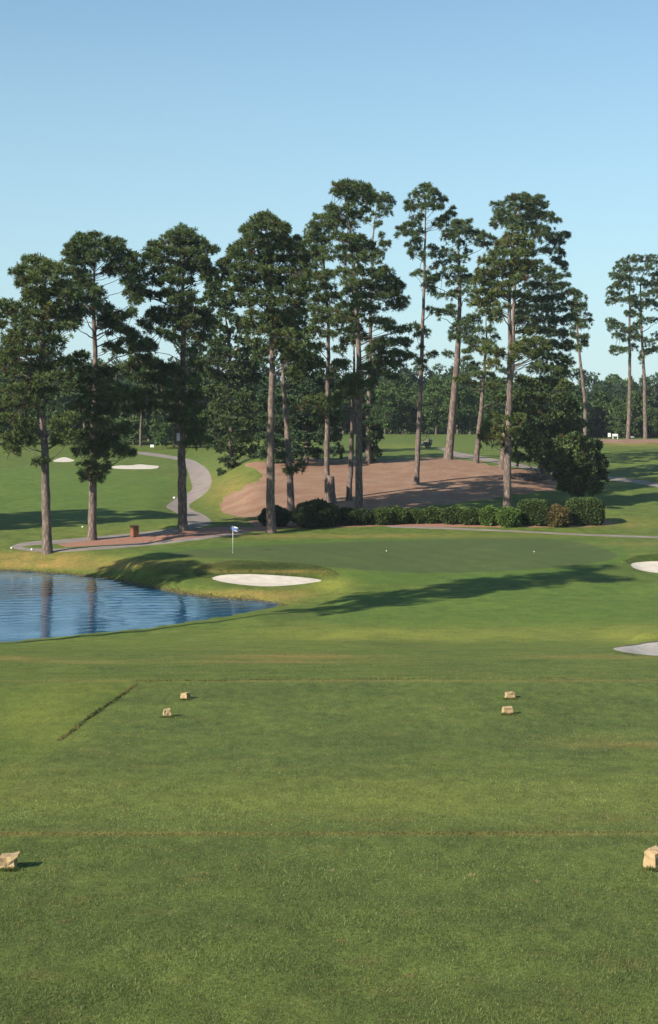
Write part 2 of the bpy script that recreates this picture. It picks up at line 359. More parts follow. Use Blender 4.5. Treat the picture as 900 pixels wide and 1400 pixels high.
# ------------------------------------------------------------------ ground zones (photo outlines dropped on the terrain)
zones = [  # name, material, outline, smooth passes, label-free structure
 ('tee_turf', 'tee', [(-200, 1139), (100, 1140), (450, 1141), (1100, 1137), (1100, 1400), (1400, 1900), (450, 1900), (-500, 1900), (-200, 1400)], 0),
 ('tee_turf', 'tee', [(188, 934), (450, 930), (960, 931), (1100, 1010), (1100, 1137), (450, 1140), (-60, 1139), (60, 1040)], 0),
 ('sand_bunker', 'sand', [(287, 791), (298, 787), (318, 785), (350, 785), (400, 788), (430, 791), (443, 794), (425, 797), (395, 800.5), (365, 802), (335, 800), (305, 796)], 1),
 ('sand_bunker', 'sand', [(862, 771), (872, 768.5), (900, 767), (960, 767), (960, 785), (905, 784), (880, 781), (865, 776)], 1),
 ('bank_earth_and_lip_shade', 'earth_and_shade', [(834, 886.6), (850, 883.2), (870, 880.6), (885, 877.4), (905, 875.6), (960, 874.5), (960, 876.4), (905, 877.4), (885, 879.4), (870, 882.4), (850, 884.4)], 0),  # no soil here: dark band paints in the shade under the bunker lip
 ('sand_bunker', 'grey_sand', [(834, 887), (850, 884), (870, 882), (885, 879), (905, 877), (960, 876), (960, 897), (900, 897), (860, 893)], 1),
 ('sand_bunker', 'sand', [(148, 639), (162, 636), (178, 636.5), (190, 634.5), (205, 636), (219, 637), (214, 641), (190, 641.5), (160, 641)], 1),
 ('sand_bunker', 'sand', [(70, 631), (78, 627), (88, 624.5), (96, 627), (104, 630), (90, 632)], 1),
 ('bank_earth_and_lip_shade', 'earth_and_shade', [(388, 829), (384, 826), (345, 821), (300, 818), (262, 814), (238, 810), (215, 805), (190, 799), (160, 793), (120, 788), (70, 784), (30, 781), (-30, 779.6), (-30, 777.6), (30, 779), (70, 782), (120, 785.8), (160, 790.6), (190, 796.4), (215, 802.2), (238, 807.2), (262, 811.3), (300, 815.6), (345, 818.8), (384, 823.6), (393, 828)], 0),
 ('bunker_bank', 'rank', [(262, 783), (268, 776), (282, 771), (305, 767), (330, 765.5), (383, 768), (429, 772), (455, 778), (466, 786), (460, 791), (443, 794), (430, 791), (400, 788), (350, 785), (318, 785), (298, 787), (287, 791), (272, 790)], 1),
 ('bunker_bank', 'rank', [(853, 768), (866, 760.5), (885, 757.5), (905, 756.5), (960, 756.5), (960, 767), (900, 767), (872, 768.5), (862, 771)], 1),
 ('putting_green', 'green', [(222, 757), (300, 748), (440, 742), (608, 737), (695, 735), (772, 738), (818, 747), (846, 757), (840, 766), (770, 776), (670, 782), (573, 784), (500, 780), (440, 774), (380, 767), (300, 763), (240, 762)], 2),
 ('fringe', 'fringe', [(185, 762), (210, 752), (300, 743), (440, 737), (608, 732), (695, 730), (790, 732), (840, 743), (862, 757), (852, 768), (800, 786), (700, 796), (573, 799), (490, 797), (450, 780), (380, 772), (290, 768), (230, 768)], 2),
 ('fairway', 'fairway', [(480, 812), (560, 806), (700, 804), (840, 795), (960, 800), (1100, 830), (1000, 846), (800, 856), (560, 860), (450, 852), (420, 838)], 2),
 ('fairway', 'fairway', [(-300, 700), (0, 712), (120, 710), (215, 697), (222, 685), (240, 660), (225, 648), (120, 643), (40, 640), (-300, 640)], 2),
 ('path', 'path', [(180, 617), (210, 619), (243, 624.5), (262, 628), (272, 633), (284, 641), (290.5, 654), (287, 668), (276, 679), (260, 688), (258, 693), (264, 698), (278, 703), (289, 711), (287, 717), (276, 721), (255, 725),
    (240, 728), (170, 735), (100, 741.5), (70, 744), (40, 745.5), (26, 748), (60, 751), (120, 748.5), (170, 744), (250, 737), (335, 727), (340, 729), (250, 741), (170, 749), (80, 755.5), (45, 754), (16, 750), (17, 745), (42, 740), (88, 737.5), (170, 730), (246, 722), (250, 716), (250, 706), (235, 698), (225, 693), (236, 685), (243, 679), (258, 674), (264, 667), (261, 658), (256, 640), (250, 632), (238, 627.5), (215, 624.5), (183, 620)], 1),
 ('bark_mulch', 'mulch', [(78, 744), (100, 741.6), (170, 735.1), (240, 728.1), (255, 725.1), (300, 720), (380, 722), (380, 726), (336, 727), (250, 736.9), (170, 743.9), (90, 748)], 0),
 ('path', 'path', [(525, 719), (600, 720.5), (700, 725), (800, 730), (905, 733.5), (960, 735), (960, 737.4), (905, 736), (800, 732.2), (700, 727.2), (600, 723.2), (535, 721.2)], 0),
 ('path', 'path', [(790, 649), (830, 651), (862, 654), (905, 661), (960, 668), (960, 675), (905, 667), (865, 660), (830, 656), (790, 653)], 0),
 ('path', 'path', [(596, 611), (606, 612), (625, 618), (660, 624), (720, 636), (790, 649), (790, 653), (720, 641), (655, 629), (622, 625), (606, 616)], 0),
 ('bark_mulch', 'mulch', [(340, 712), (400, 712), (500, 708), (600, 706), (700, 707), (800, 706), (840, 714), (835, 718), (800, 720.5), (700, 721), (600, 720.4), (525, 719), (440, 722), (350, 722)], 0),
 ('pine_straw', 'straw', [(296, 692), (310, 678), (330, 667), (352, 659), (362, 648), (345, 640), (330, 633), (400, 629), (450, 627), (500, 629), (560, 627), (600, 625), (640, 629), (690, 638), (740, 646), (772, 656), (780, 666), (740, 672), (680, 680), (620, 688), (560, 694), (500, 699), (440, 704), (370, 709), (310, 706)], 2),
 ('pine_straw', 'straw', [(800, 603), (830, 599.5), (960, 598.9), (1200, 598.9), (1200, 602), (960, 604), (860, 604), (812, 606)], 0),
]
def to_ud(poly, sm, rag=0):
    P = np.array(poly, float)
    if sm: P = chaikin(P, sm)
    if rag: P = P+np.random.RandomState(3).normal(0, 1, P.shape)*np.array([rag*2, rag])
    out = []
    for i in range(len(P)):
        a = P[i]; b = P[(i+1) % len(P)]; n = max(1, int(np.hypot(*(b-a))/12))
        for k in range(n):
            q = a+(b-a)*k/n
            d = hit(q[0], q[1])
            if out and abs(math.log(d)-out[-1][1]) > .35 and q[1] < 1200: continue
            out.append((q[0], math.log(d)))
    return np.array(out)
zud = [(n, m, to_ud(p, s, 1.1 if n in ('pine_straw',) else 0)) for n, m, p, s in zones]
K = 300.0                       # log-distance scaled so both axes have like size
# interior points
g = [(u, math.log(d)*K) for d in DS for u in UG]
pts = [Vector(p) for p in g]; edges = []
nu, nd = len(UG), len(DS)
zud_k = []
for n, m, P in zud:
    P = P*np.array([1, K]); s = len(pts)
    # drop points that crowd
    Q = [P[0]]
    for p in P[1:]:
        if np.hypot(*(p-Q[-1])) > .4: Q.append(p)
    P = np.array(Q); zud_k.append((n, m, P))
    pts += [Vector((float(p[0]), float(p[1]))) for p in P]
    edges += [(s+i, s+(i+1) % len(P)) for i in range(len(P))]
import time; t0 = time.time()
vo, eo, fo, *_ = delaunay_2d_cdt(pts, edges, [], 0, 1e-4)
print('cdt', len(vo), len(fo), round(time.time()-t0, 1))
A = np.array([(p.x, p.y) for p in vo]); FT = np.array([f for f in fo if len(f) == 3])
vu = A[:, 0]; vd = np.exp(A[:, 1]/K); vz = height_ud(vu, vd)
GV = np.stack([(vu-CU)/F*vd, vd, vz+CAMZ], 1)
cen = A[FT].mean(1)
zid = np.full(len(FT), -1)
for i in range(len(zud_k)-1, -1, -1):
    P = zud_k[i][2]
    lo, hi = P.min(0), P.max(0)
    c = np.where((cen[:, 0] >= lo[0]) & (cen[:, 0] <= hi[0]) & (cen[:, 1] >= lo[1]) & (cen[:, 1] <= hi[1]))[0]
    q = c[pip(cen[c, 0], cen[c, 1], P)]
    zid[q] = i
# normals from the height field for seamless shading across zones
e = .3
dx = (height_ud(CU+F*(GV[:, 0]+e)/vd, vd)-height_ud(CU+F*(GV[:, 0]-e)/vd, vd))/(2*e)
X0 = GV[:, 0]
dyv = (height_ud(CU+F*X0/(vd+e), vd+e)-height_ud(CU+F*X0/np.maximum(vd-e, 1), vd-e))/(2*e)
NV = np.stack([-dx, -dyv, np.ones_like(dx)], 1); NV /= np.linalg.norm(NV, axis=1)[:, None]
# turf tint weights (R dry brown, G yellow, B rank) laid out in plan
row = HV-vz*F/vd
tint = np.zeros((len(GV), 4)); tint[:, 3] = 1
def blob(ch, u, r, su, sr, a):
    w = a*np.exp(-((vu-u)/su)**2-((row-r)/sr)**2); tint[:, ch] = np.clip(tint[:, ch]+w, 0, 1)
blob(0, 100, 772, 160, 7, .9); blob(0, 30, 762, 90, 7, .5); blob(0, 330, 812, 90, 6, .7); blob(0, 290, 822, 70, 5, .5)
blob(0, 395, 815, 30, 9, .4); blob(0, 370, 781, 85, 2, .8); blob(0, 450, 733, 300, 2.5, .55); blob(0, 60, 760, 60, 6, .5)
blob(1, 680, 868, 260, 12, .8); blob(1, 880, 868, 80, 12, .7); blob(1, 450, 868, 130, 10, .5); blob(1, 460, 800, 28, 10, .5); blob(1, 300, 880, 300, 10, .3)
blob(0, 400, 898, 110, 3.2, 1); blob(0, 390, 905, 160, 2, .6); blob(0, 10, 900, 60, 3, .7); blob(0, 120, 905, 80, 3, .4); blob(0, 820, 898, 120, 3, .5)
blob(1, 60, 980, 75, 36, .8); blob(1, 120, 940, 70, 12, .4); blob(1, 500, 1092, 700, 32, .6)
blob(0, 880, 1019, 120, 3, .5); blob(0, 60, 1140, 500, 2.5, .5); blob(0, 600, 1140, 500, 2.2, .5)
blob(0, 450, 931, 900, 1.4, .5); blob(1, 150, 725, 120, 8, .3); blob(0, 330, 700, 30, 20, .25); blob(0, 320, 672, 40, 25, .5)
blob(0, 870, 607, 80, 3, .6); blob(1, 860, 625, 60, 8, .25); blob(0, 850, 716, 60, 6, .4); blob(1, 870, 655, 40, 5, .4); blob(1, 560, 612, 60, 5, .5)
blob(2, 365, 775, 90, 6, .9); blob(1, 450, 800, 30, 10, .7); blob(2, 230, 785, 25, 14, .5); blob(2, 540, 880, 300, 4, .25); blob(0, 860, 744, 60, 3, .3)
def sub(name, sel, mat):
    f = FT[sel]; idx, inv = np.unique(f, return_inverse=True)
    o = newmesh(name, GV[idx], inv.reshape(-1, 3), mat, smooth=True, col=tint[idx])
    o.data.normals_split_custom_set_from_vertices([tuple(n) for n in NV[idx]])
    o['kind'] = 'structure'
    return o
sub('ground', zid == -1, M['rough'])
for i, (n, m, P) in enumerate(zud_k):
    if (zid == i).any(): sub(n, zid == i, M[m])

# ------------------------------------------------------------------ water
def mat_water():
    m, nt, b = mat_new('pond_water'); co = objco(nt)
    b.inputs['Base Color'].default_value = (.006, .055, .12, 1); b.inputs['Roughness'].default_value = .04
    b.inputs['IOR'].default_value = 1.33; b.inputs['Specular IOR Level'].default_value = .5
    a = noise(nt, co, 7.0, 3, .6, sc=(.6, 1.3, 1)); c = noise(nt, co, .25, 2)
    mm = N(nt, 'ShaderNodeMath', operation='MULTIPLY'); nt.links.new(a, mm.inputs[0]); nt.links.new(mrange(nt, c, .3, .7, .3, 1.3), mm.inputs[1])
    bump(nt, b, mm.outputs[0], .3, .02); return m
def pond_grid(x0, x1, y0, y1, st, amp):
    xs = np.arange(x0, x1, st); ys = np.arange(y0, y1, st); X, Y = np.meshgrid(xs, ys)
    keep = pip(X, Y, pond) | (segdist(X, Y, pond) < max(.45, st*1.2))
    r2 = np.random.RandomState(4); Z = np.zeros_like(X)
    for k in range(26):
        lam = math.exp(r2.uniform(math.log(.38), math.log(1.7))); th = r2.normal(-math.pi/2+.25, .55); kk = 2*math.pi/lam
        Z += .017/kk*r2.uniform(.6, 1.4)*np.sin(kk*(X*math.cos(th)+Y*math.sin(th))+r2.uniform(0, 6.28)+.8*np.sin(X*.31+k)+.8*np.sin(Y*.23-k))
    calm = .5+.5*np.sin(X*.21+Y*.33+1.2*np.sin(Y*.17))*np.sin(Y*.29-X*.11); near = np.clip((Y-94)/14, 0, 1)
    Z *= .62*amp*(.45+.85*calm)*(.55+.45*near)
    ny, nx = X.shape; idx = -np.ones(X.shape, int); n = keep.sum(); idx[keep] = np.arange(n)
    q = np.stack([idx[:-1, :-1], idx[:-1, 1:], idx[1:, 1:], idx[1:, :-1]], -1).reshape(-1, 4); q = q[(q >= 0).all(1)]
    return np.stack([X[keep], Y[keep], Z[keep]+WZ+CAMZ-.01], 1), q
V1, F1 = pond_grid(-36, 2.5, 88, 133, .15, 1.0)
V2, F2 = pond_grid(-90, -35.9, 84, 136, 1.0, 0.0)
wo = newmesh('pond_water', np.concatenate([V1, V2]), np.concatenate([F1, F2+len(V1)]), mat_water(), smooth=True); wo['kind'] = 'structure'

# ------------------------------------------------------------------ foliage builders
def tuft_faces(Cn, up, n, L, wd, col, cvar=.18, spread=.9):
    """needle sprays: Cn (k,3) centres, up (k,3) main dirs; n blades each -> V,F,col"""
    k = len(Cn)
    D = rs.normal(size=(k, n, 3)); D /= np.linalg.norm(D, axis=2)[..., None]
    D = D*spread+up[:, None, :]*(1.25-spread*.5); D /= np.linalg.norm(D, axis=2)[..., None]
    R = rs.normal(size=(k, n, 3)); Sd = np.cross(D, R); Sd /= np.linalg.norm(Sd, axis=2)[..., None]+1e-9
    ln = L*rs.uniform(.6, 1.15, (k, n, 1)); w = wd*rs.uniform(.6, 1.3, (k, n, 1))
    c0 = Cn[:, None, :]+D*ln*.08
    a = c0-Sd*w*.5; b = c0+Sd*w*.5; c = c0+D*ln+Sd*w*.45; d = c0+D*ln-Sd*w*.45
    V = np.stack([a, b, c, d], 2).reshape(-1, 3)
    Fq = np.arange(k*n*4).reshape(-1, 4)
    cc = np.repeat(col, n*4, axis=0)*(1+rs.uniform(-cvar, cvar, (k*n, 1))).repeat(4, axis=0)
    return V, Fq, np.concatenate([cc, np.ones((len(cc), 1))], 1)

PINE = np.array([.078, .116, .038]); PINEB = np.array([.046, .084, .040]); OLIVE = np.array([.125, .140, .036]); BROWN = np.array([.115, .078, .032])
def curve(a, b, sag, n=6, wob=.15):
    t = np.linspace(0, 1, n)[:, None]; P = a+(b-a)*t
    P[:, 2] += (sag*np.sin(t[:, 0]*math.pi))
    L = np.linalg.norm(b-a); P[1:-1] += rs.normal(size=(n-2, 3))*wob*L*.12
    return P

def make_tree(name, label, base, trunk, width, clumps, R=4.5, tone=0.0, dens=1.0, leaf=False, group=None, bark='bark', cat='pine tree', sway=0, extra=.45, d_add=0):
    """trunk: photo rows of the stem axis; clumps: foliage masses (u,v,ru,rv); both given real depth round the stem"""
    p0 = G(*base); d = p0.y+d_add; s = d/F
    if d_add: p0 = Vector(((base[0]-CU)*s, d, gz((base[0]-CU)*s, d)))
    root = empty(name, p0, label, cat, group)
    o = np.array(p0)
    T = [W(u, vv, d) for u, vv in trunk]; T[0] = np.array(p0)-np.array([0, 0, .15])
    T = np.array(T); T[1:, 1] += np.cumsum(rs.normal(0, sway*.15, len(T)-1))
    hs = T[:, 2]; hh = np.linspace(hs[0], hs[-1], 26)
    P = np.stack([pchip(hs, T[:, 0], hh), pchip(hs, T[:, 1], hh), hh], 1)
    P[2:, :2] += rs.normal(0, .025, (24, 2))
    H = hh[-1]-hh[0]; q = (hh-hh[0])/H
    w = width*s*.5*.88
    Rr = w*(1-q)**.75*.95+w*.10; Rr[0] = w*1.32; Rr[1] = w*1.02
    tb = [(P-o, Rr, .06)]
    V, Fq = tubes(tb, 12)
    newmesh('trunk', V, Fq, M[bark], root, smooth=True)
    def axis(zz):
        zz = min(max(zz, hs[0]), hh[-1]); return np.array([np.interp(zz, hh, P[:, 0]), np.interp(zz, hh, P[:, 1]), zz]), np.interp(zz, hh, Rr)
    limbs = []; nodes = []; TC = []; TU = []; TCol = []
    for (u, vv, ru, rv) in clumps:
        cz = W(u, vv, d); ax, _ = axis(cz[2]); dxm = cz[0]-ax[0]
        room = math.sqrt(max(R*R-dxm*dxm, .6))
        reps = [rs.uniform(-1, 1)*room*.85]
        if abs(dxm) < ru*s*1.2 and rs.rand() < .75: reps[0] = -abs(reps[0])-.35
        if rs.rand() < extra: reps.append(-reps[0]*rs.uniform(.6, 1.1))
        for ri, dy in enumerate(reps):
            dd = d+dy
            cc = W(u+(rs.normal(0, 3) if ri else 0), vv+(rs.normal(0, 2) if ri else 0), dd)
            a, b = ru*s*1.18, rv*s*1.28
            hor = math.hypot(cc[0]-ax[0], cc[1]-ax[1])
            za = cc[2]-hor*rs.uniform(.25, .6)-b*.4
            st, sr = axis(za)
            if nodes and rs.rand() < .6 and hor > 1.0:
                nn = np.array(nodes); hn = np.hypot(nn[:, 0]-ax[0], nn[:, 1]-ax[1]); dn = np.linalg.norm(nn-cc, axis=1)+np.where(hn < hor*.9, 0, 50); kq = int(np.argmin(dn))
                if dn[kq] < 3.2: st = nn[kq]; sr = .09
            nodes.append(cc.copy())
            if True:
                L = curve(st, cc-np.array([0, 0, b*.35]), rs.uniform(-.05, .12)*hor)
                r0 = min(sr*.4, .03+.013*hor)*(1 if ri == 0 else .6); limbs.append((L-o, np.linspace(r0, .02, len(L)), .05))
            nt_ = max(5, int(dens*(20 if not leaf else 13)*a*b+6))
            dr = rs.normal(size=(nt_, 3)); dr /= np.linalg.norm(dr, axis=1)[:, None]
            dr[:, 2] = np.where(rs.rand(nt_) < .65, np.abs(dr[:, 2]), dr[:, 2])
            rad = rs.uniform(.15, 1, nt_)**.5*rs.uniform(.85, 1.15, nt_)
            E = np.array([a, min(a, 1.5*b+.3*a), b])
            off = dr*rad[:, None]*E; c_ = cc+off
            TC.append(c_); up = dr*.75+np.array([0, 0, .55]); up /= np.linalg.norm(up, axis=1)[:, None]; TU.append(up)
            tn = np.clip(tone+rs.normal(0, .14), -1, 1)
            base_c = PINE*(1-max(0, tn))+OLIVE*max(0, tn) if tn >= 0 else PINE*(1+tn)+PINEB*(-tn)
            bc = np.tile(base_c, (nt_, 1))*(1+rs.normal(0, .2, (nt_, 1)))
            br = rs.rand(nt_) < (.03+.05*max(0, tone)); bc[br] = BROWN*.9
            TCol.append(np.clip(bc, .01, .4))
            for kk in rs.choice(nt_, min(nt_, 4), replace=False):
                L = np.stack([cc-np.array([0, 0, b*.35]), (cc+c_[kk])/2, c_[kk]]); limbs.append((L-o, [.028, .02, .01], 0))
    if limbs:
        V, Fq = tubes(limbs, 5); newmesh('limbs', V, Fq, M['limb'], root, smooth=True)
    TC = np.concatenate(TC)-o; TU = np.concatenate(TU); TCol = np.concatenate(TCol)
    if leaf: V, Fq, cl = tuft_faces(TC, TU, 20, .38, .125, TCol, .3, 1.1)
    else: V, Fq, cl = tuft_faces(TC, TU, 30, .36, .050, TCol, .22, 1.05)
    newmesh('crown', V, Fq, M['leaves' if leaf else 'needles'], root, col=cl)
    return root

exec_trees = True
#TREES
T_A = [(50,362,16,9),(33,372,13,9),(70,368,13,9),(84,376,11,10),(24,376,7,6),(60,382,16,10),(42,388,12,9),(84,392,12,9),(26,390,5,4),(50,402,14,9),(70,404,16,10),(38,406,9,7),(90,408,10,8),(55,418,16,9),(75,422,14,9),(8,418,10,7),(24,424,11,8),(40,428,12,8),(60,436,14,9),(82,434,12,8),(10,432,9,7),(28,440,13,8),(5,447,8,5),(45,450,14,8),(72,450,16,8),(92,448,10,7),(20,462,14,8),(8,470,10,6),(35,466,14,8),(55,468,14,8),(78,470,14,8),(30,482,18,8),(12,484,12,6),(52,486,14,8),(10,498,16,8),(35,502,14,6),(60,505,12,8),(85,500,12,8),(22,512,14,7),(60,520,16,8),(85,518,16,8),(15,535,16,9),(40,530,14,8),(62,538,14,8),(30,550,16,8),(8,555,12,8),(50,555,12,7),(12,575,14,8),(30,582,14,9),(15,600,12,9),(35,605,10,9),(18,618,8,8),(80,582,12,8),(92,575,12,8),(95,595,12,8),(80,602,10,6),(60,632,9,4),(52,634,6,4),
 (-12,430,10,8),(-15,460,12,8),(-18,500,12,8),(-15,540,12,8),(-12,580,12,8)]
T_B = [(108,326,8,6),(127,326,9,6),(112,336,12,8),(130,337,12,8),(150,334,10,7),(163,336,8,7),(95,338,5,5),(96,348,7,7),(110,350,12,8),(130,352,12,8),(148,350,12,8),(168,348,10,7),(98,360,9,7),(115,364,12,7),(160,362,13,8),(175,358,9,6),(185,351,4,3),(112,376,9,6),(100,372,9,7),(165,372,9,6),(150,368,7,5),(105,392,12,8),(120,396,12,9),(135,402,9,7),(95,404,12,8),(110,412,12,8),(128,416,12,8),(100,425,12,8),(115,430,12,7),(140,424,12,8),(152,432,12,8),(165,438,12,9),(100,442,12,7),(142,440,8,6),(155,448,14,7),(172,455,12,7),(185,462,12,6),(175,470,12,6),(150,476,9,5),(160,482,6,4),(195,475,8,5),
 (178,372,10,7),(190,366,9,7),(185,385,12,8),(175,388,8,6),(192,398,9,7),(180,402,8,7),(186,414,8,6),(180,430,7,6),
 (110,490,12,7),(95,497,12,7),(112,508,12,8),(140,512,14,8),(155,508,8,6),(120,525,16,8),(145,530,16,8),(100,532,14,7),(165,535,14,7),(125,545,16,8),(150,548,16,8),(110,558,14,8),(135,565,16,8),(160,562,14,8),(112,575,14,8),(140,582,14,8),(120,595,14,8),(145,600,14,8),(105,600,10,7),(165,590,10,8),(125,612,14,8),(150,612,12,8),(110,622,10,7),(135,625,12,8),(165,618,12,6),(175,622,8,5),(120,638,12,7),(140,640,9,6),(125,655,12,7),(112,650,6,5),(137,655,6,6)]
T_C = [(252,318,10,6),(240,324,11,7),(262,324,10,7),(230,332,11,7),(248,335,12,8),(266,336,10,8),(215,338,8,6),(203,346,7,6),(222,346,12,8),(240,348,12,8),(258,348,12,8),(272,345,10,6),(284,343,9,7),(208,356,10,6),(225,360,12,7),(252,362,12,8),(275,358,10,6),(283,362,6,5),(262,370,10,7),(278,372,8,6),(240,374,11,7),(218,372,12,6),(290,375,10,7),(283,382,8,5),(230,384,10,6),(245,388,10,7),(258,386,6,5),(205,384,8,5),(215,386,6,5),
 (238,405,8,7),(230,400,6,4),(210,404,9,4),(198,403,8,4),(224,404,7,4),(240,415,10,8),(258,405,8,6),(265,415,10,6),(255,428,12,8),(240,428,10,7),(215,428,12,6),(205,436,12,7),(222,440,12,7),(200,446,9,6),(238,440,12,7),(262,440,12,8),(275,432,12,6),(250,450,12,7),(272,448,12,8),(285,442,10,7),(215,455,8,4),(228,460,10,5),(240,464,8,4),(262,462,12,6),(278,462,10,6),
 (200,470,10,6),(185,480,14,8),(205,478,9,6),(190,495,14,8),(210,500,12,7),(225,505,12,7),(240,510,8,6),(180,505,12,7),(265,500,9,7),(270,480,10,6),(195,520,14,7),(220,525,14,8),(240,530,10,8),(262,525,12,9),(200,538,14,7),(180,545,14,7),(225,545,14,7),(245,548,12,8),(265,545,12,8),(210,558,14,6),(185,560,14,6),(240,562,12,7),(262,562,12,7),(255,575,12,7),(272,580,10,7),(262,595,12,7),(275,605,12,7),(258,608,8,5),(240,575,8,6)]
T_D = [(363,298,10,5),(353,304,9,6),(372,304,9,6),(345,313,9,6),(337,316,6,6),(362,312,12,6),(380,311,9,5),(390,312,6,5),(384,318,9,4),(342,322,6,3),(350,328,14,7),(372,328,14,7),(390,332,10,7),(404,327,3,3),(335,336,12,8),(355,340,16,8),(375,342,14,8),(395,342,12,8),(408,345,10,8),(318,343,7,5),(322,352,12,9),(340,354,14,8),(360,356,14,8),(382,358,14,8),(402,358,14,8),(415,355,7,8),(310,362,12,8),(328,368,14,8),(348,370,14,8),(370,372,14,8),(392,374,14,8),(412,372,10,9),(305,376,9,7),(320,382,14,8),(340,386,14,8),(362,384,14,8),(385,388,14,7),(405,388,12,8),(418,385,8,7),(330,400,14,7),(350,402,12,7),(400,402,12,7),(375,400,12,7),(415,402,9,7),(345,415,12,6),(365,415,14,7),(390,415,14,7),(408,418,10,6),(345,432,10,6),(370,430,12,7),(395,432,14,7),(380,445,14,7),(405,445,12,7),(360,455,12,7),(390,460,14,8),(412,460,10,7),(400,478,14,8),(350,470,10,6),(395,495,12,8),(415,490,12,8),(405,512,12,8),(370,440,16,10),(395,455,16,10),(350,450,14,9),(385,480,14,9),(355,485,10,8),(415,475,12,9),(405,430,14,9),(335,445,10,8)]
T_U = [(300,392,10,8),(290,388,8,5),(292,402,10,7),(308,408,12,8),(285,412,9,6),(300,420,14,8),(320,418,10,7),(280,425,8,5),(310,433,12,7),(290,440,10,6),(325,440,10,6),(300,450,12,6),(320,456,12,8),(308,468,12,8),(330,468,10,7),(290,470,10,6),(300,484,14,8),(320,486,14,8),(340,482,10,8),(280,492,12,7),(300,500,14,8),(322,504,14,8),(342,502,12,8),(285,512,14,8),(308,520,14,8),(330,522,14,8),(350,520,10,8),(290,536,14,8),(315,540,14,8),(338,542,14,8),(300,556,14,8),(325,560,14,8),(348,560,12,8),(285,572,14,8),(308,578,14,8),(332,580,14,8),(352,582,12,8),(295,596,14,8),(320,600,14,8),(345,602,12,8),(300,614,12,6),(325,616,12,7),(350,618,10,6),(310,630,10,4),(302,648,6,4),(318,640,8,4),(335,642,9,4),(345,645,6,3)]
T_E = [(385,440,14,8),(370,450,12,8),(400,455,12,8),(385,470,12,7),(365,480,8,6),(405,480,10,7),(395,645,8,4),(408,640,6,5),(375,610,8,6),(385,625,8,5)]
T_V = [(400,530,14,9),(420,535,14,9),(440,528,14,9),(405,552,14,9),(425,556,14,9),(442,550,12,8),(398,575,14,8),(418,580,14,8),(440,575,14,8),(400,598,14,8),(422,602,14,8),(442,596,12,8),(405,618,14,7),(430,620,14,6),(380,610,14,8),(362,600,12,8),(365,620,12,7),(385,628,12,5),(455,600,10,8),(460,620,10,6),(410,508,14,9),(432,505,14,9),(380,580,12,9),(362,575,12,9),(380,550,10,9),(362,545,10,9),(455,575,10,9),(425,490,12,8),(408,488,10,8)]
T_V2 = [(510,600,9,8),(514,620,8,7),(505,580,8,8),(498,600,8,8),(505,618,8,7),(515,588,6,8),(500,560,7,8),(508,545,6,7)]
T_G = [(440,300,9,6),(445,312,12,7),(428,314,9,8),(425,325,8,7),(440,330,12,7),(420,335,6,6),(432,344,12,7),(422,352,10,6),(442,358,12,7),(425,368,12,7),(430,382,14,8),(448,378,12,7),(425,398,12,7),(445,396,12,7),(435,412,14,7),(455,410,12,7),(430,428,12,7),(450,428,12,7),(440,442,14,7),(460,440,12,6),(430,455,10,7),(450,460,10,6),(420,552,10,5),(435,548,12,7),(448,556,12,7),(440,565,10,5),(455,545,8,5),(460,500,8,6),(455,515,8,5),(435,475,10,6)]
T_H = [(470,455,10,6),(485,450,10,6),(475,470,10,5),(495,465,10,6),(465,480,8,5),(478,438,9,6)]
T_I = [(476,252,9,5),(465,256,9,6),(490,256,9,5),(500,260,8,6),(458,264,7,5),(472,265,12,6),(490,268,12,6),(506,268,7,6),(500,277,10,5),(482,276,8,5),(452,283,4,3),(457,286,3,2),(480,285,10,5),(470,292,12,6),(455,297,10,6),(485,298,12,6),(498,288,7,4),(462,306,14,7),(480,312,12,7),(462,326,12,7),(480,328,12,7),(494,330,8,6),(452,344,12,7),(472,344,12,7),(490,342,12,7),(504,338,6,6),(465,358,12,7),(485,358,12,7),(500,352,10,7),(470,375,12,7),(490,374,12,7),(510,378,10,7),(480,390,14,7),(500,392,14,7),(528,372,9,6),(520,384,12,7),(535,385,8,5),(540,398,8,4),(515,396,12,7),(530,396,9,5),(545,388,3,3),(553,393,4,3),(480,405,14,7),(500,408,14,7),(520,408,12,6),(540,406,10,4),(552,410,8,3),(475,420,14,7),(495,422,12,7),(515,425,9,6),(535,418,8,4),(547,417,8,3),(470,436,14,7),(490,438,14,7),(515,440,10,5),(530,442,9,5),(538,452,10,4),(550,450,8,4),
 (548,468,8,4),(535,472,12,5),(520,470,12,6),(555,472,5,4),(510,480,12,7),(530,488,14,6),(548,486,12,6),(560,490,8,5),(520,498,14,7),(540,500,14,5),(505,505,12,7),(520,512,12,6),(535,515,8,3),(480,455,10,6),(470,500,8,5),(480,520,12,7),(470,530,12,6),(495,528,12,6),(465,545,10,6),(480,540,10,5),(505,525,10,6)]
T_J = [(520,270,11,6),(532,276,8,6),(515,280,9,5),(525,287,10,5),(530,292,8,3),(515,296,8,3),(500,303,7,4),(517,307,4,4),(522,324,4,4),(525,338,7,6),(520,350,6,6),(512,345,6,6),(515,360,6,4),(510,372,8,5),(525,370,6,5)]
